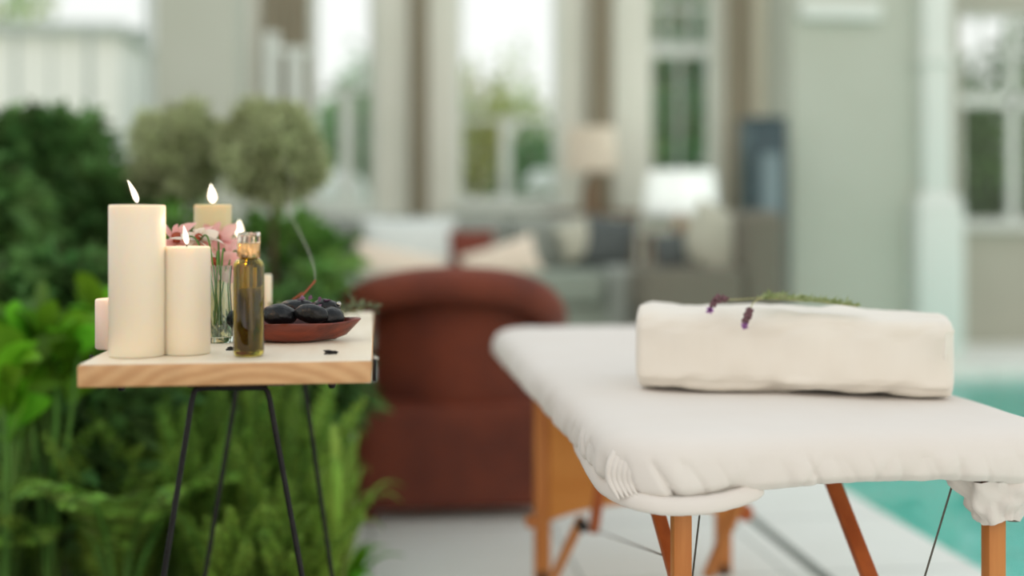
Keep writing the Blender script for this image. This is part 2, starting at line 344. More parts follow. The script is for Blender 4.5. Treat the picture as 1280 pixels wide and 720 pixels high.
# ---- curtains ----
def curtain(pa, pb, Y, z0, label):
    x0, x1 = XY(pa,Y), XY(pb,Y); n = 60; v = []; f = []
    for th in (0, .012):
        for i in range(n+1):
            t = i/n; x = x0+(x1-x0)*t; y = Y+.03*math.sin(t*2*math.pi*max(2, (x1-x0)/.07))+th
            for z, k in ((z0,1.06),(1.6,1),(3.2,.97)): v.append((x0+(x1-x0)*.5+(x-(x0+x1)/2)*k, y, z))
    o = (n+1)*3
    for i in range(n):
        for j in range(2):
            a = i*3+j; f += [(a,a+3,a+4,a+1),(o+a,o+a+1,o+a+4,o+a+3)]
    tag(pyobj('curtain', v, f, M['curtain']), label, 'curtain', 'brown curtains at the lounge windows')
curtain(326, 386, 8.05, LF+.01, 'wide brown curtain hanging above the larger topiary ball')
curtain(512, 536, 8.3, LF+.01, 'narrow brown curtain between the topiary side window and the middle window')
curtain(736, 766, 8.3, LF+.01, 'brown curtain hanging directly behind the cream shaded table lamp')
curtain(908, 940, 8.2, LF+.01, 'brown curtain beside the blue-grey display cabinet')

# ---- cushions ----
def cushion(name, c, w, h, t, m, label, cat='cushion', rot=(0,0,0), group=None, pinch=.12):
    n = 20; v = []; f = []
    for sgn in (1,-1):
        for i in range(n+1):
            for j in range(n+1):
                a = 2*i/n-1; b = 2*j/n-1
                d = max(0, (1-a*a)*(1-b*b))**.45*t/2
                sa = 1-pinch*(1-b*b)*abs(a)**3*.6; sb = 1-pinch*(1-a*a)*abs(b)**3*.6
                v.append((a*w/2*sa, -sgn*d, b*h/2*sb))
    o = (n+1)**2
    for s in range(2):
        for i in range(n):
            for j in range(n):
                a = s*o+i*(n+1)+j; q = (a,a+n+1,a+n+2,a+1); f.append(q if s == 0 else q[::-1])
    me = bpy.data.meshes.new(name); me.from_pydata(v, [], f); bm = new(); bm.from_mesh(me); bmesh.ops.remove_doubles(bm, verts=bm.verts, dist=.0008); bm.to_mesh(me); bm.free()
    ob = link(name, me, m); ob.location = c; ob.rotation_euler = rot
    return tag(ob, label, cat, group)

# ---- long grey sofa ----
YS = 6.25
def sofa():
    xa, xb = XY(388,YS+.4), XY(800,YS); zs = ZY(600,340,YS); zb_ = ZY(600,270,YS+.75)
    t = thing('sofa', 'long grey upholstered sofa behind the wicker armchair', 'sofa', ((xa+xb)/2,YS+.4,LF))
    bm = new(); box(bm, (xa+.02,YS+.06,LF+.09), (xb-.02,YS+.88,LF+.30), .03, 3); obj('sofa_base', bm, M['seat'], t)
    w = (xb-xa-.36)/3
    for i in range(3):
        bm = new(); box(bm, (xa+.18+i*w+.004,YS,LF+.305), (xa+.18+(i+1)*w-.004,YS+.62,zs), .045, 5); obj('seat_cushion', bm, M['seat'], t)
        bm = new(); box(bm, (xa+.18+i*w+.004,YS+.52,zs-.01), (xa+.18+(i+1)*w-.004,YS+.72,zb_-.01), .06, 5); obj('back_cushion', bm, M['sofa'], t)
    bm = new(); box(bm, (xa,YS+.70,LF+.09), (xb,YS+.88,zb_), .05, 4); obj('backrest', bm, M['sofa'], t)
    for a, b, z in ((xa,xa+.17,zb_-.06),(xb-.17,xb,zs+.02)):
        bm = new(); box(bm, (a,YS+.02,LF+.09), (b,YS+.72,z), .05, 4); obj('armrest', bm, M['sofa'], t)
    for x in (xa+.1, xb-.1):
        for y in (YS+.12, YS+.8):
            bm = new(); lathe(bm, [(.018,0),(.026,.09)], 12, (x,y,LF)); obj('leg', bm, M['lampbase'], t)
    return xa, xb, zs, zb_
xa, xb, zs, zb_ = sofa()
def pc(px, py, Y): q = P(px,py,DY(px,Y)); return q
S = DY(560,6.7)/F
cushion('throw_cushion', pc(512,312,6.62), 116*S, 82*S, .15, M['white_cush'], 'large cool white square cushion leaning on the sofa back', rot=(-.22,0,0))
cushion('throw_cushion', pc(590,312,6.60), 60*S, 50*S, .12, M['rust_cush'], 'rust brown cushion between the white and the cream cushions', rot=(-.25,0,.1))
cushion('throw_cushion', pc(498,336,6.42), 112*S, 50*S, .13, M['cream_cush'], 'peach cream cushion in front of the white square cushion', rot=(-.3,.22,.1))
cushion('throw_cushion', pc(626,329,6.42), 94*S, 48*S, .13, M['cream_cush'], 'cream cushion tipped up at one corner beside the rust cushion', rot=(-.3,-.3,-.1))
cushion('throw_cushion', pc(762,303,6.65), 66*S, 66*S, .14, M['dark_cush'], 'charcoal cushion on the grey sofa under the cream lamp', rot=(-.2,.15,0))
cushion('throw_cushion', pc(722,300,6.68), 50*S, 52*S, .12, M['pillow_pale'], 'soft beige cushion half behind the charcoal cushion', rot=(-.2,-.3,0))

# ---- taupe armchair seen from its side, back to the right ----
def armchair():
    Y0 = 5.95; x0, x1 = XY(803,Y0), XY(985,Y0); zt_ = ZY(950,263,Y0+.3); zs_ = ZY(870,335,Y0)
    t = thing('armchair', 'taupe upholstered armchair turned sideways beside the sage wall', 'armchair', ((x0+x1)/2,Y0+.35,LF))
    bm = new(); box(bm, (x0+.02,Y0+.04,LF+.07), (x1-.03,Y0+.66,LF+.28), .03); obj('chair_base', bm, M['sofa_dark'], t)
    bm = new(); box(bm, (x0,Y0+.12,LF+.285), (x1-.2,Y0+.60,zs_-.01), .05, 5); obj('seat_cushion', bm, M['sofa_dark'], t)
    bm = new(); box(bm, (x1-.235,Y0,LF+.07), (x1,Y0+.70,zt_), .07, 5); obj('backrest', bm, M['sofa_dark'], t)
    for a in (Y0, Y0+.58):
        bm = new(); box(bm, (x0+.01,a,LF+.07), (x1-.236,a+.12,zs_), .04, 4); obj('armrest', bm, M['sofa_dark'], t)
    for x in (x0+.07, x1-.1):
        for y in (Y0+.07, Y0+.63):
            bm = new(); lathe(bm, [(.016,0),(.024,.07)], 12, (x,y,LF)); obj('leg', bm, M['lampbase'], t)
armchair()
cushion('throw_cushion', pc(896,301,6.25), 84*S, 78*S, .13, M['pillow_pale'], 'pale sage cushion leaning against the back of the taupe armchair', rot=(-.1,.45,-.5))
cushion('throw_cushion', pc(838,313,6.28), 42*S, 42*S, .10, M['dark_cush'], 'small dark cushion upright on the seat of the taupe armchair', rot=(-.15,-.1,.2))

# ---- lamps behind the seating ----
def lamp(px, ytop, ybot, w, ybase, Y, ms, mb, label, rb):
    c = P(px,271,DY(px,Y)); s = DY(px,Y)/F; zt1 = ZY(px,ytop,Y); z0 = ZY(px,ybot,Y); zf = ZY(px,ybase,Y)
    t = thing('table_lamp', label, 'lamp', (c.x,Y,zf))
    bm = new(); rr = w*s/2; n = 40
    lathe(bm, [(rr,z0),(rr*.9,zt1),(rr*.89,zt1),(rr*.99,z0)], n, (c.x,Y,0), False); obj('lamp_shade', bm, ms, t)
    bm = new(); h = z0-zf
    lathe(bm, [(rb*.9,zf),(rb,zf+.02),(rb*1.05,zf+h*.35),(rb*.8,zf+h*.7),(rb*.3,zf+h*.9),(.012,zf+h),(.012,zf+h+.12)], 24, (c.x,Y,0)); obj('lamp_base', bm, mb, t)
    if ms is M['whiteshade']:
        l = bpy.data.lights.new('shade_fill_light', 'POINT'); l.energy = 6; l.color = (.95,1,.98); l.shadow_soft_size = .05  # point light added inside the white shade to make it read bright
        lo = bpy.data.objects.new('shade_fill_light', l); COL.objects.link(lo); lo.location = (c.x,Y,(z0+zt1)/2); lo.parent = t; lo.matrix_parent_inverse = Matrix.Translation(t.location).inverted()
    return c.x, zf
for (px,yt,yb,w,ybase,Y,ms,mb,lab,rb,tl,hw) in ((739,160,214,66,263,7.7,M['shade'],M['lampbase'],'table lamp with a cream shade and brown base behind the sofa',.06,'low wooden console behind the sofa carrying the cream shaded lamp',.3),
        (851,213,267,92,292,7.6,M['whiteshade'],M['lampbase'],'table lamp with a wide white drum shade below the paned window',.05,'low wooden console behind the taupe armchair carrying the white drum lamp',.25)):
    x, zf = lamp(px,yt,yb,w,ybase,Y,ms,mb,lab,rb)
    t = thing('console_table', tl, 'table', (x,Y,LF))
    bm = new(); box(bm, (x-hw,Y-.17,zf-.035), (x+hw,Y+.17,zf-.001), .006); obj('tabletop', bm, M['lampbase'], t)
    for sx in (-1,1):
        for sy in (-1,1):
            bm = new(); box(bm, (x+sx*(hw-.04)-.02,Y+sy*.13-.02,LF), (x+sx*(hw-.04)+.02,Y+sy*.13+.02,zf-.036), .003); obj('leg', bm, M['lampbase'], t)
# ---- blue-grey cabinet ----
t = thing('display_cabinet', 'dark blue cabinet with a blue-grey glass door beside the sage wall', 'cabinet', (XY(963,7.4),7.5,LF))
x0, x1 = XY(941,7.4), XY(984,7.4); z1 = ZY(963,152,7.4); zm = ZY(963,186,7.4)
bm = new(); box(bm, (x0,7.4,LF), (x1,7.7,z1), .01); box(bm, (x0-.015,7.39,z1), (x1,7.71,z1+.03), .006); obj('cabinet_body', bm, M['bluegrey'], t)
bm = new(); box(bm, (x0+.02,7.375,LF+.05), (x1-.02,7.399,zm), .004); d = obj('door', bm, M['bluegrey'], t)
bm = new(); box(bm, (x0+.05,7.368,LF+.09), (x1-.05,7.3745,zm-.03), .002); obj('glass_panel', bm, M['blueglass'], t)
# ---- pale garden poufs seen through the windows ----
for px, py, w, lab in ((425,212,74,'rounded white garden parasol seen through the window by the topiary'),(678,212,46,'rounded white garden parasol seen through the middle window')):
    Y = 10.5; D = DY(px,Y); c = P(px,py,D); r = w/2*D/F
    t = thing('garden_parasol', lab, 'parasol', (c.x,Y,-.05))
    bm = new(); lathe(bm, [(r,c.z-r*1.1),(r*.97,c.z-r*.8),(r*.7,c.z-r*.25),(r*.35,c.z-.04*r),(.02,c.z)], 24, (c.x,Y,0), False); obj('canopy', bm, M['canopy'], t)
    bm = new(); lathe(bm, [(.02,-.05),(.02,c.z-.02)], 10, (c.x,Y,0)); obj('pole', bm, M['whitepaint'], t)
    bm = new(); lathe(bm, [(.2,-.05),(.2,0),(.05,.02)], 20, (c.x,Y,0)); obj('base', bm, M['whitepaint'], t)
# ---- pale building beyond the glazing ----
bm = new(); xq0, xq1 = XY(-200,15), XY(150,15); zt_ = ZY(60,40,15)
box(bm, (xq0,15,-.05), (xq1,19,zt_)); t = thing('garden_building', 'pale garden building seen through the glazed wall over the planting', 'building', ((xq0+xq1)/2,15,-.05))
obj('wall', bm, mat('pale_render', (248,252,250), None, .9), t, sm=False)
bm = new(); box(bm, (xq0-.2,14.8,zt_), (xq1+.1,19.2,zt_+.1)); obj('roof', bm, M['greyframe'], t, sm=False)

# ================= PLANTS =================
def leaves(name, pos, dirs, length, width, m, parent=None, fold=.25, droop=.25, segs=1):
    """one mesh of many leaves: pos (n,3), dirs (n,3)"""
    n = len(pos); d = dirs/np.linalg.norm(dirs, axis=1)[:,None]
    up = RN.normal(size=(n,3)); s = np.cross(d, up); s /= np.linalg.norm(s, axis=1)[:,None]; nn = np.cross(s, d)
    length = np.broadcast_to(length, (n,))[:,None]*(1+.3*RN.uniform(-1,1,(n,1))); width = np.broadcast_to(width, (n,))[:,None]
    dr = np.array([0,0,-1.])*length*droop
    if segs == 1:
        V = np.stack([pos, pos+d*length*.5+s*width/2+nn*width*fold+dr*.3, pos+d*length+dr, pos+d*length*.5-s*width/2+nn*width*fold+dr*.3], 1).reshape(-1,3)
        fs = []
        for i in range(n): a = 4*i; fs += [(a,a+1,a+2),(a,a+2,a+3)]
    else:
        rows = []
        ts = np.linspace(0,1,segs+1); wd = np.sin(np.pi*np.clip(ts*.92+.06,0,1))**.8
        for t, w in zip(ts, wd):
            c = pos+d*length*t+dr*t*t
            rows += [c-s*width*w/2+nn*width*w*fold, c, c+s*width*w/2+nn*width*w*fold]
        V = np.stack(rows, 1).reshape(-1,3); k = 3*(segs+1); fs = []
        for i in range(n):
            for j in range(segs):
                a = i*k+3*j; fs += [(a,a+1,a+4,a+3),(a+1,a+2,a+5,a+4)]
    return pyobj(name, V, fs, m, parent, sm=(segs > 1))
def blob(n, c, r, shell=.55, seed=0):
    """points and outward directions inside a lumpy ellipsoid"""
    g = np.random.RandomState(seed); d = g.normal(size=(n,3)); d /= np.linalg.norm(d, axis=1)[:,None]
    rad = shell+(1-shell)*g.uniform(0,1,n)**.5
    l = 1+.16*np.sin(d[:,0]*5+seed)*np.cos(d[:,2]*4+seed*2)+.1*np.sin(d[:,1]*9+seed)
    p = np.array(c)+d*(rad*l)[:,None]*np.array(r)
    return p, d+g.normal(size=(n,3))*.6+np.array([0,0,.2])

def shrub(px, py, Y, rx, rz, n, ll, lw, m, label, seed, name='shrub', z0=-.01, shell=.5, parts=5):
    D = DY(px,Y); c = P(px,py,D); s = D/F
    t = thing(name, label, 'shrub' if 'tree' not in name else 'tree', (c.x,c.y,z0))
    n = int(n*.5); ll *= 1.5; lw *= 1.6
    p, d = blob(n, tuple(c), (rx*s, rx*s*.7, rz*s), shell*.8, seed)
    k = p[:,2] > z0+.03; leaves('foliage', p[k], d[k], ll, lw, m, t)
    g = random.Random(seed); bm = new()
    for i in range(parts):
        e = Vector((c.x+g.uniform(-.5,.5)*rx*s, c.y+g.uniform(-.3,.3)*rx*s, c.z+g.uniform(-.1,.5)*rz*s))
        b = Vector((c.x+g.uniform(-.1,.1)*rx*s, c.y+g.uniform(-.1,.1)*rx*s, z0))
        tube(bm, curve([b, (b+e)/2+Vector((g.uniform(-.04,.04),0,.05)), e], 5), [.012*(1-q/11)+.003 for q in range(11)], 6)
    obj('stem' if name != 'garden_tree' else 'trunk', bm, M['bark'], t)
    return t
# dark shrubs at the back of the bed
shrub(40, 240, 4.6, 95, 95, 3200, .085, .035, M['leaf_dark'], 'dark green leafy shrub rising highest behind the broad bright leaves', 11)
shrub(125, 290, 4.4, 70, 80, 2400, .07, .03, M['leaf_dark'], 'dark green shrub behind the tall ivory candle', 12)
shrub(50, 215, 4.9, 60, 50, 900, .07, .03, M['leaf_mid'], 'lighter green leafy tips at the top of the dark shrub', 13)
shrub(-60, 300, 4.0, 90, 120, 1800, .09, .04, M['leaf_dark'], 'dark shrub at the outer end of the planting', 14)
shrub(345, 335, 4.5, 75, 60, 1800, .075, .03, M['leaf_mid'], 'mid green bush behind the bowl of black stones', 15)
shrub(215, 345, 4.3, 70, 80, 1500, .07, .03, M['leaf_mid'], 'mid green bush behind the pink flowers', 16)
shrub(120, 400, 3.6, 120, 70, 1800, .09, .04, M['leaf_dark'], 'dark low foliage filling the gap behind the broad bright leaves', 17)
shrub(300, 470, 3.7, 130, 110, 3600, .08, .03, M['leaf_dark'], 'dark undergrowth bush behind the table with the hairpin legs', 18)
shrub(60, 560, 3.3, 150, 110, 3000, .08, .03, M['leaf_dark'], 'dark low bush near the bottom of the planting', 19)
# topiary balls on stems
def topiary(px, py, Y, r, label, seed, zpot):
    D = DY(px,Y); c = P(px,py,D); s = D/F; rr = r*s
    t = thing('topiary', label, 'topiary', (c.x,c.y,-.01), group='ball topiaries in the planting')
    p, d = blob(5200, tuple(c), (rr*.90,)*3, .6, seed); leaves('crown', p, d, .040, .015, M['leaf_top'], t, droop=0)
    bm = new(); bmesh.ops.create_icosphere(bm, subdivisions=4, radius=rr*.55, matrix=Matrix.Translation(c))
    for v in bm.verts: v.co += (v.co-c).normalized()*.02*noise.noise(v.co*14)
    obj('inner_branches', bm, M['leaf_top'], t)
    bm = new(); tube(bm, [(c.x,c.y,-.01),(c.x+.01,c.y,c.z*.5),(c.x,c.y,c.z-rr*.6)], .009, 10); obj('stem', bm, M['bark'], t)
topiary(222, 192, 4.35, 60, 'smaller clipped ball topiary behind the lit candles', 3, 0)
topiary(340, 190, 4.15, 66, 'larger clipped ball topiary above the oil bottle', 4, 0)

# broad bright leaves
def rosette(px, py, Y, n, ll, lw, m, label, seed, spread=.9, name='leafy_plant', z0=-.01, lean=(0,0)):
    D = DY(px,Y); c = P(px,py,D); g = np.random.RandomState(seed)
    t = thing(name, label, 'plant', (c.x,c.y,z0))
    th = g.uniform(0,2*np.pi,n); el = g.uniform(.15,1.0,n)*spread
    d = np.stack([np.cos(th)*np.sin(el)+lean[0], np.sin(th)*np.sin(el)+lean[1], np.cos(el)],1)
    base = np.array([c.x,c.y,c.z])+np.stack([g.normal(0,.03,n),g.normal(0,.03,n),g.uniform(-.12,.06,n)],1)
    global RN; RN = np.random.RandomState(seed)
    leaves('foliage', base, d, ll, lw, m, t, fold=.15, droop=.45, segs=5)
    bm = new()
    for i in range(0,n,3): tube(bm, [(c.x+g.normal(0,.01),c.y+g.normal(0,.01),z0), tuple(base[i])], .005, 6)
    obj('stem', bm, M['leaf_mid'], t); return t
rosette(60, 450, 3.05, 34, .25, .075, M['leaf_bright'], 'bright green broad-leaved plant beside the short blush candle', 21)
rosette(120, 420, 3.25, 26, .20, .06, M['leaf_bright'], 'bright broad-leaved plant directly behind the tall ivory candle', 22)
rosette(10, 500, 2.9, 24, .24, .07, M['leaf_bright'], 'bright green broad-leaved plant lowest at the outer edge of the bed', 23)
rosette(395, 360, 4.1, 26, .2, .05, M['leaf_mid'], 'green arching plant just behind the table corner and wicker roll', 24)
# foxtail ferns: arching plumes of needles
def foxtail(px, Y, z0, plumes, hgt, label, seed, m, rad=.035, needles=520, out=.22, name='foxtail_fern'):
    D = DY(px,Y); b = P(px,271,D); g = np.random.RandomState(seed); t = thing(name, label, 'fern', (b.x,b.y,z0)); bm = new(); PP = []; DD = []
    for k in range(plumes):
        a = g.uniform(0,2*np.pi); h = hgt*g.uniform(.7,1.08); o = out*g.uniform(.15,1)
        p0 = np.array([b.x+.03*np.cos(a), b.y+.03*np.sin(a), z0]); p2 = p0+np.array([np.cos(a)*o, np.sin(a)*o, h]); p1 = p0+np.array([np.cos(a)*o*.15, np.sin(a)*o*.15, h*.62])
        q = [(1-s)**2*p0+2*s*(1-s)*p1+s*s*p2 for s in np.linspace(0,1,12)]
        tube(bm, q, [.004]*8+[.003]*4, 5)
        s = g.uniform(.18,1,needles); c = ((1-s)**2)[:,None]*p0+(2*s*(1-s))[:,None]*p1+(s*s)[:,None]*p2
        tan = 2*(1-s)[:,None]*(p1-p0)+2*s[:,None]*(p2-p1); tan /= np.linalg.norm(tan,axis=1)[:,None]
        r = g.normal(size=(needles,3)); r -= (r*tan).sum(1)[:,None]*tan; r /= np.linalg.norm(r,axis=1)[:,None]
        PP.append(c); DD.append((r+tan*.55)*(1.05-s**3*.8)[:,None])
    p = np.concatenate(PP); d = np.concatenate(DD); L_ = np.linalg.norm(d,axis=1)*rad
    leaves('plumes', p, d, L_, .0055, m, t, droop=0); obj('stem', bm, M['leaf_mid'], t)
fx = [(378,3.3,.62),(340,3.05,.58),(300,3.3,.64),(255,3.1,.56),(335,3.7,.76),(270,3.75,.74),(205,3.2,.55),(150,3.1,.5),(395,3.7,.64),(200,3.6,.64),(365,2.85,.38),(300,2.85,.36)]
words = ['nearest the wicker armchair','framed by the front hairpin legs','behind the front hairpin legs','below the tabletop by the first hairpin rod','tallest, between the rear hairpin legs','rising behind the middle of the tabletop',
         'outside the front hairpin legs','under the tall ivory candle','beside the grey kerb, next to the wicker chair','behind the fern under the tall candle','lowest one close to the kerb','low one at the foot of the front hairpin legs']
for i, ((px,Y,h),w) in enumerate(zip(fx,words)):
    foxtail(px,Y,-.01,15,h,'foxtail fern '+w,40+i,M['leaf_fox'] if i % 3 else M['leaf_fern'])
# feathery fern fronds in the lower outer corner
def fern(px, py, Y, n, L_, label, seed, m):
    D = DY(px,Y); c = P(px,py,D); g = np.random.RandomState(seed); t = thing('fern', label, 'fern', (c.x,c.y,-.01)); bm = new(); PP=[];DD=[];LL=[]
    for k in range(n):
        a = g.uniform(0,2*np.pi); l = L_*g.uniform(.7,1.1); dr = np.array([np.cos(a),np.sin(a),0])
        p0 = np.array([c.x,c.y,-.01]); p1 = np.array([c.x,c.y,c.z])+dr*l*.35; p2 = np.array([c.x,c.y,c.z-l*.25])+dr*l
        ss = np.linspace(0,1,14); q = [(1-s)**2*p0+2*s*(1-s)*p1+s*s*p2 for s in ss]; tube(bm, q, .004, 5)
        s = np.repeat(np.linspace(.3,1,34),2); cc = ((1-s)**2)[:,None]*p0+(2*s*(1-s))[:,None]*p1+(s*s)[:,None]*p2
        tan = 2*(1-s)[:,None]*(p1-p0)+2*s[:,None]*(p2-p1); tan /= np.linalg.norm(tan,axis=1)[:,None]
        side = np.cross(tan,[0,0,1.]); side /= np.linalg.norm(side,axis=1)[:,None]; side[::2] *= -1
        PP.append(cc); DD.append(side+tan*.4); LL.append(.085*np.sin(np.pi*np.clip((s-.25)/.78,0.05,.97))**.7)
    leaves('fronds', np.concatenate(PP), np.concatenate(DD), np.concatenate(LL), .016, m, t, droop=.1); obj('stem', bm, M['leaf_mid'], t)
fern(150,560,3.0,10,.34,'arching fern with feathery fronds under the outer end of the tabletop',62,M['leaf_fern'])
fern(-10,620,3.1,8,.30,'arching fern with feathery fronds lowest at the outer edge of the bed',63,M['leaf_fern'])
for i, (px,Y,h,w) in enumerate(((20,3.3,.50,'just below the lowest broad-leaved plant'),(75,3.25,.46,'spreading widest below the blush candle'),(110,3.4,.56,'behind the widest-spreading fern'),(165,3.5,.62,'in front of the dark bush below the tall candle'),(-25,3.1,.5,'at the outermost edge of the bed'))):
    foxtail(px,Y,-.01,17,h,'arching foxtail fern '+w,140+i,M['leaf_fox'] if i % 2 else M['leaf_fern'],rad=.042,out=.42)
# strappy leaves spilling over the kerb
def strap(px, Y, n, hgt, label, seed, m, w=.018, out=.25, xb=0):
    D = DY(px,Y); b = P(px,271,D); g = np.random.RandomState(seed); t = thing('strap_leaf_plant', label, 'plant', (b.x,b.y,-.01)); V=[];Fs=[]
    for k in range(n):
        a = g.uniform(0,2*np.pi); h = hgt*g.uniform(.6,1.1); o = out*g.uniform(.2,1); dr = np.array([np.cos(a)+xb,np.sin(a),0]); sd = np.array([-np.sin(a),np.cos(a),0])
        p0 = np.array([b.x,b.y,-.01]); p1 = p0+dr*o*.3+[0,0,h*1.1]; p2 = p0+dr*o+[0,0,h*.8]; i0 = len(V)
        for s in np.linspace(0,1,9):
            c = (1-s)**2*p0+2*s*(1-s)*p1+s*s*p2; ww = w*(1-s**3)*.5+.0005; V += [c-sd*ww, c+[0,0,-.003], c+sd*ww]
        for j in range(8): a_ = i0+3*j; Fs += [(a_,a_+1,a_+4,a_+3),(a_+1,a_+2,a_+5,a_+4)]
    pyobj('foliage', V, Fs, m, t); return t
strap(432, 3.3, 16, .46, 'long-leaved green plant leaning over the kerb beside the wicker armchair', 71, M['leaf_fox'], out=.2)
strap(436, 3.15, 12, .18, 'small light green plant creeping over the kerb onto the tiles', 72, M['leaf_bright'], w=.03, out=.16, xb=.3)
strap(420, 2.9, 16, .55, 'upright grassy plant between the foxtail ferns and the kerb', 73, M['leaf_fox'], out=.14)

# trees outside the windows
def tree(px, Y, zc_, r, rz, m, label, seed, n=2600, ll=.20):
    D = DY(px,Y); c = P(px,271,D); t = thing('garden_tree', label, 'tree', (c.x,c.y,-.05), group=None)
    p, d = blob(n, (c.x,c.y,zc_), (r,r*.8,rz), .3, seed); k = p[:,2] > .1; leaves('crown', p[k], d[k], ll, ll*.5, m, t)
    bm = new(); tube(bm, [(c.x,c.y,-.05),(c.x+.1,c.y,zc_*.5),(c.x,c.y,zc_+rz*.3)], [.14,.1,.04], 8)
    obj('trunk', bm, M['bark'], t)
T = [(400,19,1.4,1.1,1.7,'leaf_far','pale green tree outside the window beside the topiary'),
     (462,17,1.3,.8,1.9,'leaf_fardark','blue-green bush beyond the window edge beside the narrow curtain'),
     (590,17,1.2,.9,2.0,'leaf_far','yellow-green tree seen through one side of the middle window'),
     (640,21,1.4,1.2,2.3,'leaf_far','hazy pale tree seen behind the middle window bar'),
     (676,16,.9,.75,1.4,'leaf_fardark','blue-green bush low in the middle window'),
     (818,13,2.2,.55,2.8,'leaf_far','bright green tree in the lower panes of the paned window'),
     (850,14.5,2.4,1.2,3.4,'leaf_far','tall blue-green tree filling the paned window'),
     (888,12.5,2.0,.6,3.0,'leaf_fardark','blue-green tree behind the far edge of the paned window'),
     (1190,13,1.0,.8,1.95,'leaf_farr','deep green tree beyond the pool window, next to the column'),
     (1262,12.6,.95,1.1,1.95,'leaf_farr','deep green tree beyond the pool window, low and wide'),
     (1340,14,1.8,1.2,2.6,'leaf_farr','deep green tree beyond the outer panes of the pool window'),
     (20,22,2.6,.9,3.3,'leaf_far','pale tree rising above the garden building roof')]
for i,(px,Y,z,r,rz,m,lab) in enumerate(T): tree(px,Y,z,r,rz,M[m],lab,80+i)

# ================= WICKER ARMCHAIR =================
def wicker_chair():
    D0 = 3.93; t = thing('wicker_armchair', 'red-brown wicker armchair with a rolled top, seen from behind', 'armchair', P(575,271,D0+.35)*1)
    t.location.z = 0; s = D0/F
    def q(px, py, dd=0): return P(px, py, D0)+Vector((0,dd,0))
    Y0 = q(575,500).y
    # lower body, slightly flared
    xl, xr = q(443,600).x, q(706,600).x; zt1 = q(575,505).z; zb1 = q(575,640).z
    bm = new(); vs = box(bm, (xl,Y0,zb1), (xr,Y0+.66,zt1), .05, 4)
    obj('base', bm, M['wicker'], t)
    # back panel: curved shell
    x0, x1 = q(468,450).x, q(702,450).x; bm = new(); n = 24; g = []
    for j in range(2):
        for i in range(n+1):
            u_ = i/n; x = x0+(x1-x0)*u_; c = (2*u_-1); yy = Y0+.045+.14*c*c-(0 if j == 0 else -.06)
            top = q(575,352).z-.10*abs(c)**2.2
            g.append([bm.verts.new((x,yy,zt1-.06)), bm.verts.new((x,yy-.012,(zt1+top)/2)), bm.verts.new((x,yy-.01,top))])
    for j in range(2):
        for i in range(n):
            for k in range(2):
                a, b = g[j*(n+1)+i], g[j*(n+1)+i+1]; bm.faces.new((a[k],b[k],b[k+1],a[k+1]))
    for i in range(n): bm.faces.new((g[i][2],g[i+1][2],g[n+1+i+1][2],g[n+1+i][2]))
    for i in (0,n):
        for k in range(2): bm.faces.new((g[i][k],g[i][k+1],g[n+1+i][k+1],g[n+1+i][k]))
    obj('backrest', bm, M['wicker'], t)
    # rolled rim sweeping into the arms
    pts = [q(452,424,.62), q(440,408,.42), q(446,386,.16), q(472,369,.045), q(518,359,0), q(575,356,-.02), q(634,361,0), q(674,376,.045), q(695,400,.14), q(700,425,.36), q(697,440,.62)]
    cv = curve(pts, 8); k = len(cv)
    bm = new(); tube(bm, cv, [.058+.006*math.sin(math.pi*i/(k-1)) for i in range(k)], 20); obj('rolled_rim', bm, M['wicker'], t)
    for a, b in ((x0-.005,x0+.09),(x1-.09,x1+.005)):
        bm = new(); box(bm, (a,Y0+.16,zt1-.05), (b,Y0+.64,q(575,436).z), .03, 4); obj('arm_panel', bm, M['wicker'], t)
    # feet
    for x in (xl+.05, xr-.05):
        for y in (Y0+.05, Y0+.6):
            bm = new(); lathe(bm, [(.02,0),(.028,zb1+.02)], 12, (x,y,0)); obj('leg', bm, M['wicker'], t)
    bm = new(); box(bm, (x0+.10,Y0+.2,zt1), (x1-.10,Y0+.66,zt1+.11), .04, 4); obj('seat_cushion', bm, M['cream_cush'], t)
wicker_chair()

# ================= MASSAGE TABLE =================
XL, XR, YF, YBK, ZT, ZH = .345, 1.105, 1.69, 3.53, .706, .622
def rrect(inset, n):
    """n points round a rounded rectangle, walked by the outer perimeter so that rings line up"""
    x0, x1, y0, y1, r = XL, XR, YF, YBK, .115; pts = []
    w = x1-x0-2*r; l = y1-y0-2*r; arc = math.pi*r/2; per = 2*w+2*l+4*arc
    for i in range(n):
        s = per*i/n
        segs = (('l',(x0+r,y0),(1,0),w,(0,-1)),('a',(x1-r,y0+r),-math.pi/2),('l',(x1,y0+r),(0,1),l,(1,0)),('a',(x1-r,y1-r),0),('l',(x1-r,y1),(-1,0),w,(0,1)),('a',(x0+r,y1-r),math.pi/2),('l',(x0,y1-r),(0,-1),l,(-1,0)),('a',(x0+r,y0+r),math.pi))
        for g in segs:
            ln = g[3] if g[0] == 'l' else arc
            if s <= ln+1e-9:
                if g[0] == 'l': p = (g[1][0]+g[2][0]*s, g[1][1]+g[2][1]*s); nn = g[4]
                else:
                    th = g[2]+s/r; nn = (math.cos(th), math.sin(th)); p = (g[1][0]+nn[0]*r, g[1][1]+nn[1]*r)
                break
            s -= ln
        # inward offsets larger than the corner radius pull towards the inner rectangle
        if inset <= r: q = (p[0]-nn[0]*inset, p[1]-nn[1]*inset)
        else:
            q = (min(max(p[0]-nn[0]*r, x0+inset), x1-inset), min(max(p[1]-nn[1]*r, y0+inset), y1-inset))
        pts.append((q[0], q[1], nn[0], nn[1], per*i/n))
    return pts
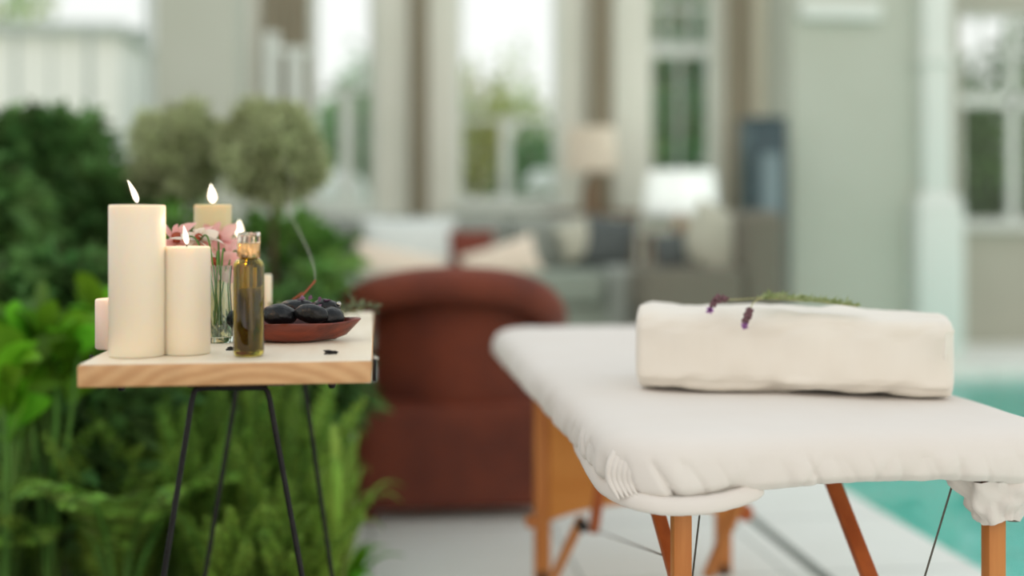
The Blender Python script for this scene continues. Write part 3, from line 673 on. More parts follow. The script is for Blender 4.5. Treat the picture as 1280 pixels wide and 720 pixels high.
def hem_at(x, y):
    z = ZH
    z += .006*noise.noise(Vector((x*9,y*9,0)))
    z -= .011*math.exp(-((x-.42)/.09)**2)*(y < YF+.4)*math.exp(-((y-YF)/.12)**2)
    z -= .006*math.exp(-((x-1.0)/.07)**2)*(y < YF+.3)
    z += .008*math.exp(-((x-.80)/.14)**2)*(y < YF+.3)
    return z
def crease(s, z, x, y, k=1):
    g = (z-ZH)/(ZT-ZH); low = max(0, 1-g)
    a = noise.noise(Vector((s*9, z*5, 3)))*.006
    gate = min(1, max(0, .5+1.6*noise.noise(Vector((s*4.3, 0, 31)))))
    b = abs(noise.noise(Vector(((s+z*.5)*21, z*3, 9))))
    b2 = abs(noise.noise(Vector(((s-z*.8)*13, z*2, 19))))
    c = noise.noise(Vector((s*60, z*6, 5)))*.0012
    return a*low+c*low+(-.015*(max(0,.3-b)/.3)**2*gate-.010*(max(0,.25-b2)/.25)**2*(1-.6*gate))*low**1.4*k
def sheet():
    t = thing('fitted_sheet', 'cream-white fitted sheet stretched over the massage table', 'sheet', ((XL+XR)/2,YF+.9,ZH))
    n = 1500; prof = [(.34,0),(.26,0),(.20,0),(.15,0),(.115,0),(.09,0),(.07,.001),(.055,.002),(.042,.004),(.03,.0075),(.02,.012),(.012,.018),(.006,.0255),(.002,.034)]
    bm = new(); rings = []
    for ins, dz in prof:
        ring = []
        for x, y, nx, ny, s in rrect(ins, n):
            z = ZT-dz+.0035*noise.noise(Vector((x*5,y*4,1)))+.0015*noise.noise(Vector((x*16,y*12,2)))
            cr = crease(s, z, x, y)*.3 if ins < .05 else 0
            ring.append(bm.verts.new((x+nx*cr, y+ny*cr, z)))
        rings.append(ring)
    base = rrect(0, n)
    for k in range(1, 15):
        f = k/14; ring = []
        for x, y, nx, ny, s in base:
            zh = hem_at(x, y); z = ZT-.036+(zh-(ZT-.036))*f
            bul = .004*math.sin(math.pi*f)-.010*max(0,f-.75)/.25
            cr = crease(s, z, x, y)+bul
            ring.append(bm.verts.new((x+nx*cr, y+ny*cr, z)))
        rings.append(ring)
    for ins, up in ((.022,-.003),(.04,.002),(.07,.004)):
        ring = []
        for x, y, nx, ny, s in base:
            cr = crease(s, ZH, x, y)*.6; ring.append(bm.verts.new((x-nx*(ins-cr), y-ny*(ins-cr), hem_at(x,y)+up+.002*noise.noise(Vector((s*40,0,0))))))
        rings.append(ring)
    for a, b in zip(rings[:-1], rings[1:]):
        for i in range(n):
            j = (i+1) % n
            try: bm.faces.new((a[i],b[i],b[j],a[j]))
            except ValueError: pass
    try: bm.faces.new(rings[0])
    except ValueError: pass
    bmesh.ops.remove_doubles(bm, verts=bm.verts, dist=.00015)
    o = obj('sheet_cloth', bm, M['sheet'], t, ang=None)
    # elastic hem hanging loose round the near corner
    cpts = [(XL+.016,YF+.42,.622),(XL+.008,YF+.28,.620),(XL+.004,YF+.18,.615),(XL+.008,YF+.10,.608),(XL+.030,YF+.038,.603),(XL+.065,YF+.008,.599),(XL+.11,YF-.002,.597),(XL+.16,YF-.002,.600),(XL+.205,YF+.004,.608),(XL+.24,YF+.016,.616)]
    cv = curve(cpts, 10); bm = new(); k = len(cv); prof = [(-.008,-.006),(-.001,-.0085),(.004,-.006),(.0055,0),(.004,.009),(-.001,.017),(-.008,.020)]
    rg = []
    for i, p in enumerate(cv):
        tt = (cv[min(i+1,k-1)]-cv[max(i-1,0)]).normalized(); out = Vector((tt.y,-tt.x,0)).normalized()
        if out.y > 0 and i > k*.5: out = -out
        if out.x > 0 and i < k*.4: out = -out
        sc = min(1, .35+i/8, .35+(k-1-i)/8)
        rg.append([bm.verts.new(p+out*a*sc+Vector((0,0,b*sc+.001*noise.noise(Vector((i*.35,0,0)))))) for a,b in prof])
    for i in range(k-1):
        for j in range(len(prof)): bm.faces.new((rg[i][j],rg[i][(j+1)%7],rg[i+1][(j+1)%7],rg[i+1][j]))
    bm.faces.new(rg[0]); bm.faces.new(rg[-1][::-1]); obj('elastic_hem', bm, M['sheet'], t, ang=None)
    # gathered strands where the hem climbs round the near corner
    for a in range(5):
        off = .0072*a; bm = new()
        pts = [(XL+.020+off*.9,YF+.030-off*.30,.608+a*.002),(XL+.010+off,YF+.052-off*.6,.632),(XL+.013+off,YF+.058-off*.7,.654),(XL+.026+off*1.25,YF+.068-off*.8,.674),(XL+.044+off*1.6,YF+.086-off*.8,.688),(XL+.066+off*1.9,YF+.108-off*.8,.6985)]
        cvv = curve(pts,6); kk = len(cvv); tube(bm, cvv, [.0088*math.sin(math.pi*(.10+.88*(1-i/(kk-1))))**.8+.0002 for i in range(kk)], 8)
        obj('gathered_fold', bm, M['sheet'], t, ang=None)
    # loose corner hanging over the outer near leg
    bm = new(); n_ = 40; rows = 12; gr = []
    cx, cy_ = .985, YF+.058
    for j in range(rows+1):
        f = j/rows; row = []
        for i in range(n_):
            th = 2*math.pi*i/n_; rx = .070*(1-f*.60); ry = .048*(1-f*.40)
            w = 1+.10*math.sin(5*th+f*2.2)*(1-.3*f)+.07*math.sin(13*th+f*7)
            sh = -.004*(1-f)
            q_ = noise.noise(Vector((math.cos(th)*3.2,math.sin(th)*3.2,f*3)))*.014
            row.append(bm.verts.new((cx+sh+(rx*w+q_)*math.cos(th), cy_+(ry*w+q_)*math.sin(th), 0.622-.070*f**.9-.006*math.sin(th*2+1)*f)))
        gr.append(row)
    for a, b in zip(gr[:-1],gr[1:]):
        for i in range(n_): bm.faces.new((a[i],a[(i+1)%n_],b[(i+1)%n_],b[i]))
    obj('loose_corner', bm, M['sheet'], t, ang=None)
    cvv = curve([(1.0,YF+.02,.616),(1.04,YF+.03,.610),(1.085,YF+.075,.600),(1.10,YF+.20,.612)],8); bm = new()
    tube(bm, cvv, [.004+.011*math.sin(math.pi*min(1,.15+i/(len(cvv)-1)*.8)) for i in range(len(cvv))], 12); obj('elastic_hem', bm, M['sheet'], t, ang=None)
sheet()
def massage_table():
    t = thing('massage_table', 'folding massage table with orange beech legs and cable bracing', 'massage table', ((XL+XR)/2,YF+.9,0))
    bm = new(); box(bm, (XL+.045,YF+.05,.640), (XR-.045,YBK-.05,ZT-.03), .02, 3); obj('padding', bm, M['vinyl'], t)
    bm = new(); a, b, c, d = XL+.095, XR-.095, YF+.13, YBK-.095
    for lo, hi in (((a,c),(a+.025,d)),((b-.025,c),(b,d)),((a+.025,c),(b-.025,c+.025)),((a+.025,d-.025),(b-.025,d)),((a+.025,(c+d)/2-.02),(b-.025,(c+d)/2+.02))): box(bm, (lo[0],lo[1],.616), (hi[0],hi[1],.640), .002, 1)
    obj('frame', bm, M['beech'], t)
    legs = ((.479,YF+.10),(.985,YF+.07),(.470,YF+1.58),(1.000,YF+1.58))
    for i, (x, y) in enumerate(legs):
        bm = new(); bar(bm, (x,y,.26 if i < 2 else .0), (x,y,.64), .029 if i < 2 else .046, .026)
        if i < 2: bar(bm, (x,y+.024,.03), (x,y+.024,.42), .029, .02)
        l = obj('leg', bm, M['beech'], t)
        bm = new(); lathe(bm, [(.017,0),(.019,.004),(.016,.03)], 16, (x,y+(.024 if i < 2 else 0),0)); obj('rubber_foot', bm, M['knob'], l)
    # far end panel with its arched lower edge
    n = 30; bm = new(); yp = YF+1.56; x0, x1 = .49, 1.0; rows = []
    for dy in (0,.014):
        for i in range(n+1):
            u_ = i/n; x = x0+(x1-x0)*u_; zlo = P(690,655,3.26).z+.045*math.sin(math.pi*u_)**.8
            rows.append((bm.verts.new((x,yp+dy,zlo)), bm.verts.new((x,yp+dy,.63))))
    m_ = n+1
    for i in range(n):
        a, b, c, d = rows[i], rows[i+1], rows[m_+i], rows[m_+i+1]
        bm.faces.new((a[0],b[0],b[1],a[1])); bm.faces.new((c[0],c[1],d[1],d[0])); bm.faces.new((a[0],c[0],d[0],b[0])); bm.faces.new((a[1],b[1],d[1],c[1]))
    for i in (0,n): bm.faces.new((rows[i][0],rows[i][1],rows[m_+i][1],rows[m_+i][0]))
    obj('end_panel', bm, M['panelwood'], t, ang=30)
    # diagonal braces
    def brace(p, q, m, w=.022, d=.018):
        bm = new(); bar(bm, p, q, w, d); return obj('brace', bm, m, t)
    brace(P(818,625,2.02), P(864,790,1.845), M['redbrown'], .022)
    brace(P(1040,600,2.15), P(1156,900,1.90), M['redbrown'], .027)
    bm = new(); bar(bm, (.465,YF+.125,.205), (1.0,YF+.125,.205), .02, .028, (0,1,0)); obj('stretcher', bm, M['beech'], t)
    brace(P(757,560,2.9), P(742,664,3.05), M['redbrown'], .026)
    brace(P(727,648,3.06), P(690,726,3.2), M['beech'], .024)
    brace(P(930,612,2.95), P(884,720,3.1), M['beech'], .026)
    # locking knobs
    for p, r, m in ((P(728,657,3.03),.016,M['knob']),(P(915,655,3.2),.012,M['chrome']),(P(663,652,3.2),.016,M['beech']),(P(930,640,3.22),.024,M['redbrown'])):
        bm = new(); tube(bm, [p+Vector((0,-.02,0)), p+Vector((0,-.012,0)), p+Vector((0,.02,0))], [r*.8,r,r*.9], 16); obj('knob', bm, m, t)
    for a, b in ((P(877,622,1.90),P(853,830,1.86)),(P(1191,604,1.90),P(1093,930,1.90)),(P(742,662,3.0),P(850,702,1.86))):
        bm = new(); tube(bm, [a,b], .0017, 8); obj('cable', bm, M['steel'], t)
massage_table()

# ================= FOLDED TOWEL =================
def towel():
    a = Vector((.482,2.135)); b = Vector((1.018,1.945)); ax = (b-a).normalized(); Lw = (b-a).length; dp = Vector((-ax.y,ax.x)); wd = .23
    n, mseg = 170, 96; V=[];Fs=[]
    for i in range(n+1):
        u_ = i/n; x = u_*Lw; e = min(x, Lw-x); er = .016
        k = 1 if e > er else math.sqrt(max(0,1-((er-e)/er)**2)); k = .84+.16*k
        h = .157*(1-u_)+.145*u_; h += .003*noise.noise(Vector((u_*4,0,7)))
        for j in range(mseg):
            th = 2*math.pi*j/mseg; c, s = math.cos(th), math.sin(th)
            ex = .42
            yy = math.copysign(abs(c)**ex, c); zz = math.copysign(abs(s)**(.36 if s > 0 else .28), s)
            if zz > 0: yy *= 1-.02*zz
            px_ = Vector((x, yy*wd/2, zz*h/2))
            w = .0085*noise.noise(Vector((x*8+zz*1.3, yy*2, zz*1.5)))+.0050*noise.noise(Vector((x*18-zz*2.5, yy*3, zz*2.2)))+.0012*noise.noise(Vector((x*50-zz*4, yy*5, zz*5)))
            fr = max(0, -yy); w -= fr*.005*math.exp(-((zz+.82)/.10)**2)
            w += fr*.010*math.exp(-((x-.60*Lw-(.2-zz)*.10)/.05)**2)*.35-fr*.006*math.exp(-((x-.72*Lw+zz*.05)/.03)**2)*(zz < .8)*.6-fr*.006*math.exp(-((x-.40*Lw+zz*.03)/.02)**2)*.5
            nrm = Vector((0,yy,zz)).normalized(); px_ += nrm*w
            px_.y *= k; zc = px_.z*k+h/2
            front = max(0,-yy); dip = .0035*math.sin(u_*9.5+.6) if zz < -.6 else 0
            pz = max(zc-(1-k)*0, 0)+front*max(0,dip)*(1)
            V.append((a.x+ax.x*px_.x+dp.x*(px_.y+wd/2), a.y+ax.y*px_.x+dp.y*(px_.y+wd/2), ZT+.002+pz))
    for i in range(n):
        for j in range(mseg): A_ = i*mseg+j; B_ = i*mseg+(j+1)%mseg; Fs.append((A_,A_+mseg,B_+mseg,B_))
    Fs.append(tuple(range(mseg))); Fs.append(tuple(range(n*mseg,(n+1)*mseg))[::-1])
    t = thing('folded_towel', 'thick folded cream towel lying across the massage table', 'towel', (.76,2.15,ZT+.002))
    pyobj('towel_cloth', V, Fs, M['towel'], t, ang=60)
    # turned-out selvage tip at the outer end
    bm = new(); p = P(1190,420,2.02)
    vs = [bm.verts.new(p+Vector(c)) for c in ((-.012,0,.006),(.008,.004,.010),(.007,.01,-.002),(-.010,.004,-.045),(-.014,.012,-.04),(.0,.02,.0))]
    bm.faces.new((vs[0],vs[3],vs[2],vs[1])); bm.faces.new((vs[1],vs[2],vs[5])); bm.faces.new((vs[2],vs[3],vs[4],vs[5])); bm.faces.new((vs[0],vs[1],vs[5],vs[4])); bm.faces.new((vs[0],vs[4],vs[3]))
    obj('selvage_tip', bm, M['towel'], t)
towel()

# ================= LAVENDER =================
def sprig(label, head, heads_r, stem, tip, seed):
    t = thing('lavender_sprig', label, 'lavender', stem[0]); g = random.Random(seed)
    bm = new(); tube(bm, curve(stem, 8), .0011, 6); obj('stem', bm, M['stem'], t, ang=None)
    hc = curve(head, 10); bm = new(); k = len(hc)
    for i in range(46):
        p = hc[int((i/46)*(k-1))]; r = heads_r*(.75+.35*math.sin(math.pi*i/46)); a = g.uniform(0,6.28); b = g.uniform(-1,1)
        o = Vector((math.cos(a),b,math.sin(a))).normalized()*r*.75
        bmesh.ops.create_icosphere(bm, subdivisions=1, radius=r*.42, matrix=Matrix.Translation(p+o) @ Matrix.Diagonal((1,1,1.3,1)))
    obj('flower_head', bm, M['budbrown'], t)
    q = np.array([tuple(tip)]*26)+np.random.RandomState(seed).normal(0,.0012,(26,3)); dd = np.random.RandomState(seed+1).normal(size=(26,3))+np.array(tuple((tip-hc[0]).normalized()))*1.2
    leaves('petals', q, dd, .008, .006, M['purple'], t, droop=0)
    return t
Dh = 2.10
tl = lambda px,py,D=2.12: P(px,py,D)
sprig('lavender sprig lying along the top edge of the towel, head curled over', [tl(890,382,2.105),tl(898,373.5,2.115),tl(909,375,2.13)], .0072, [tl(909,374.5,2.13),tl(925,374.3,2.16),tl(950,373,2.17),tl(1000,376,2.16)], tl(888,386.5,2.095), 5)
sprig('lavender sprig hanging down the front of the towel', [tl(931,402,2.088),tl(935,393,2.092),tl(938,386,2.098)], .0072, [tl(938,386,2.098),tl(942,378.5,2.11),tl(950,374,2.14),tl(972,368,2.15)], tl(931.5,406.5,2.082), 6)
def foliage_sprig(label, pts, n, seed, up=.5):
    t = thing('lavender_foliage', label, 'lavender', pts[0]); cv = curve(pts, 14); bm = new(); tube(bm, cv, .0013, 6); obj('stem', bm, M['stem'], t, ang=None)
    g = np.random.RandomState(seed); k = len(cv); idx = g.randint(0,k-1,n); pos = np.array([tuple(cv[i]) for i in idx])
    d = g.normal(size=(n,3))*.75+np.array([.9,-.15,up]); d[:,2] = np.abs(d[:,2])*.55
    leaves('leaves', pos, d, .016, .0038, M['sprigleaf'], t, droop=.1, fold=.2)
foliage_sprig('lavender stalk with grey-green leaves highest on the towel', [tl(948,373,2.15),tl(968,368.5,2.15),tl(1000,373.5,2.14),tl(1030,376,2.13),tl(1060,379.5,2.12)], 120, 8)
foliage_sprig('longest leafy lavender stalk reaching farthest along the towel', [tl(985,374,2.13),tl(1020,377,2.12),tl(1072,383,2.10)], 100, 9, .2)
foliage_sprig('lavender stalk with leaves bunched behind the curled flower head', [tl(952,374,2.13),tl(965,372.5,2.12),tl(1010,377,2.12)], 90, 10, .3)

# ================= SIDE TABLE =================
TX0, TX1, TY0, TY1, TZ = -.4125, -.0045, 1.670, 2.53, .8295
def side_table():
    t = thing('side_table', 'narrow pine side table on black hairpin legs beside the planting', 'table', ((TX0+TX1)/2,2.1,0))
    bm = new(); box(bm, (TX0,TY0,TZ-.0325), (TX1,TY1,TZ-.0012), .003, 3)
    for v in bm.verts:
        if v.co.x > TX1-.02 and v.co.z < TZ-.02: v.co.x -= .002
    obj('tabletop', bm, M['pine'], t)
    bm = new(); box(bm, (TX0+.002,TY0+.002,TZ-.0012), (TX1-.002,TY1-.002,TZ), .0005, 1); obj('glare_paled_surface', bm, M['pine_top'], t)
    for D, l, r, lf, rf, yb_, yf in ((1.700,243,334,137,455,484.5,1143),(2.30,306,373,223,443,425,923)):
        y0 = P((l+r)/2,271,D).y; zt_ = TZ-.0325-.0125
        def w(px, py): v = P(px,py,D); return Vector((v.x, y0+(v.y-y0)*.3, v.z))
        L0, R0 = w(l,yb_), w(r,yb_); L0.z = R0.z = zt_; L1, R1 = w(lf,yf), w(rf,yf); L1.z = R1.z = .004
        dl = (L1-L0).normalized(); dr = (R1-R0).normalized(); h = Vector((1,0,0)); k = .012
        pts = [L1, L0+dl*k*1.6]+[L0+dl*k*.6+h*.001, L0+dl*k*.15+h*k*.3, L0+h*k]+[L0+h*k*2, R0-h*k*2]+[R0-h*k, R0+dr*k*.15-h*k*.3, R0+dr*k*.6-h*.001]+[R0+dr*k*1.6, R1]
        bm = new(); tube(bm, pts, .0042, 12); obj('hairpin_leg', bm, M['iron'], t)
        bm = new(); box(bm, (L0.x-.01,y0+.004,zt_+.0005), (R0.x+.025,y0+.05,zt_+.0123), .001, 1); obj('mounting_plate', bm, M['iron'], t)
    for px, py in ((152,485),(415,482)):
        p = P(px,py,1.72); bm = new(); lathe(bm, [(.004,p.z-.004),(.006,p.z),(.006,TZ-.0325)], 12, (p.x,p.y,0)); obj('bolt', bm, M['iron'], t)
    bm = new(); box(bm, (TX1+.0005,TY0-.001,TZ-.031), (TX1+.006,TY0+.03,TZ+.002), .0025, 3); l = obj('latch', bm, M['iron'], t)
    bm = new(); tube(bm, [(TX1+.004,TY0+.004,TZ+.002),(TX1+.0055,TY0+.004,TZ+.005)], .0042, 12); obj('latch_pin', bm, M['chrome'], l)
    p = P(98,444.5,1.72); bm = new(); tube(bm, [(TX0+.002,p.y,TZ-.006),(TX0-.006,p.y,TZ-.006),(TX0-.007,p.y,TZ+.000)], .0035, 10); obj('latch', bm, M['iron'], t)
side_table()

# ---- candles ----
def candle(px, D, r, ztop, m, label, flame=None, name='pillar_candle', tilt=0, fh=.035, fr=.0052):
    c = P(px,271,D); t = thing(name, label, 'candle', (c.x,c.y,TZ+.0004))
    bm = new(); z0 = TZ+.0005; lathe(bm, [(.001,z0),(r-.002,z0),(r,z0+.002),(r,ztop-.0025),(r-.0012,ztop-.0003),(r-.003,ztop),(r*.8,ztop-.0025),(r*.3,ztop-.0045),(.001,ztop-.005)], 64, (c.x,c.y,0)); obj('wax_body', bm, m, t, ang=60)
    bm = new(); tube(bm, [(c.x,c.y,ztop-.006),(c.x,c.y,ztop+.002),(c.x-.0008,c.y,ztop+.006)], .0011, 8); w = obj('wick', bm, M['wick'], t)
    if flame:
        bm = new(); prof = [(.02,0),(.6,.09),(.92,.2),(1,.34),(.88,.5),(.62,.68),(.33,.84),(.1,.96),(.01,1)]; rings = []
        for rr, h in prof:
            cc = Vector((c.x+math.sin(tilt)*fh*h*(.5+.5*h), c.y, ztop+.0025+fh*h)); rings.append([bm.verts.new(cc+Vector((rr*fr*math.cos(2*math.pi*k/16), rr*fr*math.sin(2*math.pi*k/16),0))) for k in range(16)])
        for a, b in zip(rings[:-1],rings[1:]):
            for k in range(16): bm.faces.new((a[k],a[(k+1)%16],b[(k+1)%16],b[k]))
        bm.faces.new(rings[0][::-1]); bm.faces.new(rings[-1]); obj('flame', bm, M['flame'], t, ang=None)
        l = bpy.data.lights.new('flame_light', 'POINT'); l.energy = .12*flame; l.color = (1,.62,.3); l.shadow_soft_size = .006
        lo = bpy.data.objects.new('flame_light', l); COL.objects.link(lo); lo.location = (c.x,c.y-.0,ztop+.045); lo.parent = t; lo.matrix_parent_inverse = Matrix.Translation(t.location).inverted()
    return c
candle(171.5, 1.716, .0405, 1.0527, M['wax'], 'tallest ivory pillar candle at the front of the side table', 1, tilt=-.42, fh=.035, fr=.0043)
candle(233.5, 1.742, .0347, .9906, M['wax'], 'medium ivory pillar candle against the tallest one', 1, tilt=-.16, fh=.029, fr=.0040)
candle(148, 1.812, .0345, .9075, M['wax_pink'], 'shortest blush pillar candle half hidden behind the tallest one', .7, fh=.02)
candle(266, 2.16, .034, 1.0575, M['wax_olive'], 'olive pillar candle standing behind the pink flowers', 1, tilt=-.1, fh=.037, fr=.0085)
candle(299, 2.30, .022, .993, M['wax'], 'slim ivory candle burning behind the oil bottle cap', 1, fh=.034, fr=.0085, name='slim_candle')
candle(331, 2.22, .013, .925, M['wax'], 'small unlit ivory candle behind the shoulder of the oil bottle', None, name='slim_candle')

# ---- oil bottle ----
def bottle():
    c = P(311,271,1.712); r = .0224; z0 = TZ+.0005
    t = thing('oil_bottle', 'olive green glass massage oil bottle with a clear and gold cap', 'bottle', (c.x,c.y,z0))
    glass = mat('olive_glass', (190,174,72), None, .03, trans=1, ior=1.45, spec=.5)
    oil = mat('dark_olive_oil', (188,176,96), None, .02, trans=1, ior=1.40, spec=.5)
    zs_ = .972; o = [(.001,z0),(r-.005,z0),(r-.0012,z0+.002),(r,z0+.006),(r,zs_-.008),(r-.002,zs_-.003),(r-.006,zs_+.001),(.011,zs_+.003),(.0105,zs_+.010)]
    inn = [(.009,zs_+.010),(.009,zs_+.001),(r-.0075,zs_-.0015),(r-.0035,zs_-.006),(r-.0022,zs_-.01),(r-.0022,z0+.012),(r-.005,z0+.008),(.001,z0+.0075)]
    bm = new(); lathe(bm, o+inn, 64, (c.x,c.y,0)); obj('glass_body', bm, glass, t, ang=50)
    bm = new(); zl = P(311,362,1.712).z; rr = r-.0026; lathe(bm, [(.001,z0+.0079),(rr-.003,z0+.0084),(rr,z0+.0125),(rr,zl+.0006),(rr-.0008,zl),(.001,zl)], 64, (c.x,c.y,0)); obj('oil', bm, oil, t, ang=50)
    gold = mat('pale_gold_collar', (206,166,112), None, .14, metal=1)
    bm = new(); lathe(bm, [(.0112,zs_+.002),(.0142,zs_+.003),(.0145,zs_+.004),(.0145,zs_+.0235),(.0138,zs_+.0245),(.001,zs_+.0245)], 48, (c.x,c.y,0)); obj('collar', bm, gold, t)
    clear = mat('clear_cap_plastic', (250,244,236), None, .02, trans=1, ior=1.42)
    bm = new(); lathe(bm, [(.0150,zs_+.004),(.0166,zs_+.004),(.0168,zs_+.006),(.0168,zs_+.039),(.016,zs_+.0405),(.001,zs_+.0405),(.001,zs_+.036),(.0146,zs_+.036),(.0150,zs_+.034)], 48, (c.x,c.y,0), False); obj('cap', bm, clear, t)
    bm = new(); lathe(bm, [(.006,zs_+.0246),(.006,zs_+.034),(.004,zs_+.0352)], 20, (c.x,c.y,0)); obj('pump_nozzle', bm, clear, t)
    bm = new(); lathe(bm, [(.0014,z0+.02),(.0014,zs_+.002)], 8, (c.x+.003,c.y,0)); obj('dip_tube', bm, clear, t)
bottle()

# ---- vase with flowers ----
def vase():
    c = P(274,271,1.90); t = thing('glass_vase', 'clear glass vase behind the medium candle holding pink flowers', 'vase', (c.x,c.y,TZ))
    g = mat('clear_vase_glass', (226,238,230), None, .02, trans=1, ior=1.45); z = TZ+.0005
    bm = new(); lathe(bm, [(.001,z),(.022,z),(.0235,z+.003),(.021,z+.05),(.0185,z+.09),(.021,z+.125),(.019,z+.125),(.0165,z+.09),(.019,z+.05),(.021,z+.01),(.001,z+.008)], 48, (c.x,c.y,0)); obj('vase_body', bm, g, t, ang=60)
    return c
vc = vase()
def blossom(px, py, D, r, m, label, seed, name='pink_lily', n=11, look=(0,-.6,.6)):
    c = P(px,py,D); t = thing(name, label, 'flower', c); gg = np.random.RandomState(seed); lk = np.array(look)/np.linalg.norm(look)
    a = np.linspace(0,2*np.pi,n,endpoint=False)+gg.uniform(0,.4,n); u1 = np.cross(lk,[0,0,1.]); u1 /= np.linalg.norm(u1); u2 = np.cross(lk,u1)
    d = np.cos(a)[:,None]*u1+np.sin(a)[:,None]*u2+lk*.55+gg.normal(0,.12,(n,3))
    leaves('petals', np.array([tuple(c)]*n), d, r, r*.55, m, t, fold=.2, droop=.3, segs=5)
    bm = new(); bmesh.ops.create_icosphere(bm, subdivisions=2, radius=r*.16, matrix=Matrix.Translation(c+Vector(tuple(lk))*r*.2)); obj('flower_center', bm, M['incense'], t)
    bm = new(); tube(bm, curve([c, (c*.5+vc*.5)+Vector((0,0,-.02)), Vector((vc.x+gg.uniform(-.008,.008),vc.y+gg.uniform(-.008,.008),TZ+.03))],8), .0016, 8); obj('stem', bm, M['leaf_mid'], t)
for i,(a) in enumerate([(222,303,2.02,.050,'pink','pink blossom just above the medium candle, nearest the tall candle'),(283,326,2.02,.044,'pink','pink blossom beside the oil bottle collar'),(272,302,2.12,.040,'pink','pink blossom in front of the olive candle'),
        (249,301,2.0,.036,'whitepetal','white blossom between the pink blossoms'),(270,332,1.99,.042,'pink','lowest pink blossom beside the medium candle'),(306,330,2.1,.030,'pink','pink blossom behind the cap of the oil bottle')]):
    blossom(a[0],a[1],a[2],a[3]*1.25,M[a[4]],a[5],100+i,name='pink_flower' if a[4]=='pink' else 'white_flower')

# ---- wooden bowl, stones, petals ----
BC = P(368,271,1.925)
def bowl():
    t = thing('wooden_bowl', 'leaf-shaped red-brown wooden bowl with a pointed tip', 'bowl', (BC.x,BC.y,TZ))
    n, rows = 96, 10; V=[];Fs=[]
    def rim(th, f):
        c, s = math.cos(th), math.sin(th); L_ = .092*c
        if c > 0: L_ += .018*max(0,c)**10
        w = .068*s*(1-.25*max(0,c)**3); return L_, w
    prof = [(0,0),(.45,0),(.62,.002),(.78,.009),(.9,.019),(1.0,.0305),(.985,.0325),(.95,.030),(.84,.018),(.7,.010),(.5,.007),(0,.006)]
    for f, z in prof:
        for i in range(n):
            th = 2*math.pi*i/n; a, b = rim(th, f); c = math.cos(th)
            tipz = .004*max(0,c)**6*f
            V.append((BC.x+a*max(f,.002), BC.y+b*max(f,.002), TZ+.0005+z+tipz*(z > .015)+.0012*math.sin(3*th)*f*(z > .015)))
    for r in range(len(prof)-1):
        for i in range(n): a = r*n+i; b = r*n+(i+1)%n; Fs.append((a,b,b+n,a+n))
    pyobj('bowl_body', V, Fs, M['bowl'], t, ang=60)
bowl()
def stone(px, py, D, rx, ry, rz, rot, label, seed):
    bm = new(); bmesh.ops.create_icosphere(bm, subdivisions=4, radius=1)
    for v in bm.verts:
        k = 1+.10*noise.noise(v.co*1.3+Vector((seed,0,0))); v.co = Vector((v.co.x*rx*k, v.co.y*ry*k, v.co.z*rz*k))
    o = obj('hot_stone', bm, M['stone'], ang=None); o.location = P(px,py,D); o.rotation_euler = rot; tag(o, label, 'stone', 'black stones in the wooden bowl')
stone(349,394,1.90,.029,.024,.0185,(0,.1,.2),'rounded black stone next to the oil bottle in the wooden bowl',1)
stone(389,392,1.895,.028,.016,.0165,(.2,.12,-.2),'smooth black stone with a bright edge at the front of the bowl',2)
stone(413,397,1.93,.023,.022,.018,(0,-.1,.3),'black stone nearest the pointed tip of the bowl',3)
stone(300,398,1.92,.022,.022,.015,(0,0,0),'black stone mostly hidden behind the oil bottle',4)
stone(372,386,1.955,.034,.024,.016,(0,.05,0),'black stone lying behind and on top of the others',5)
stone(408,384,1.965,.024,.020,.014,(0,.1,0),'blue-black stone at the back of the bowl towards the tip',6)
leaves_p = np.array([tuple(P(392+R.uniform(-18,18),378+R.uniform(-3,3),1.95)) for _ in range(16)])
tag(leaves('dried_petals', leaves_p, RN.normal(size=(16,3))+np.array([0,0,.3]), .014, .009, M['petal_dull']), 'mauve dried petals scattered on top of the black stones', 'petals', kind='stuff')
bm = new(); bmesh.ops.create_icosphere(bm, subdivisions=3, radius=.0042, matrix=Matrix.Translation(P(423.5,380,1.95))); tag(obj('highlight_bead', bm, M['chrome']), 'tiny chrome bead added as a silver highlight on the stones near the bowl tip', 'bead')  # bead added to give the silver highlight on the stones
def flake(px, py, label, seed, s=1):
    p = P(px,py,(H-TZ)*F/(py-271)); g = np.random.RandomState(seed)
    o = leaves('dried_leaf', np.array([[p.x-.012*s,p.y,TZ+.001],[p.x+.010*s,p.y+.004,TZ+.001],[p.x-.004*s,p.y-.003,TZ+.001]]), np.array([[1,.1,.12],[-1,.2,.2],[.9,.5,.1]]), .02*s, .008*s, M['stone'], droop=0, segs=3)
    tag(o, label, 'leaf')
flake(414,443,'dark curled dried leaf on the tabletop in front of the bowl',1,.9)
flake(289,438,'dark dried leaf on the tabletop against the base of the oil bottle',2,.7)
# green sprigs at the back of the tabletop
for i,(px,py,D,lab) in enumerate(((438,384,2.35,'grey-green herb sprig at the back corner of the tabletop'),(352,372,2.2,'grey-green herb sprig behind the stones nearest the bottle'),(276,425,1.97,'green leafy sprig at the foot of the glass vase'))):
    p = P(px,py,D); p.z = TZ+.006; t = thing('herb_sprig', lab, 'herb', (p.x,p.y,TZ)); g = np.random.RandomState(200+i)
    pos = np.array([tuple(p)]*60)+g.normal(0,1,(60,3))*np.array([.022,.018,.008])+np.array([0,0,.014]); pos[:,2] = np.maximum(pos[:,2],TZ+.004)
    leaves('leaves', pos, g.normal(size=(60,3))+np.array([0,0,.8]), .018, .008, M['herb'], t, droop=0)
    bm = new(); tube(bm, curve([(p.x-.03,p.y,TZ+.003),(p.x,p.y+.005,TZ+.012),(p.x+.03,p.y,TZ+.02)],5), .0015, 6); obj('stem', bm, M['stem'], t)
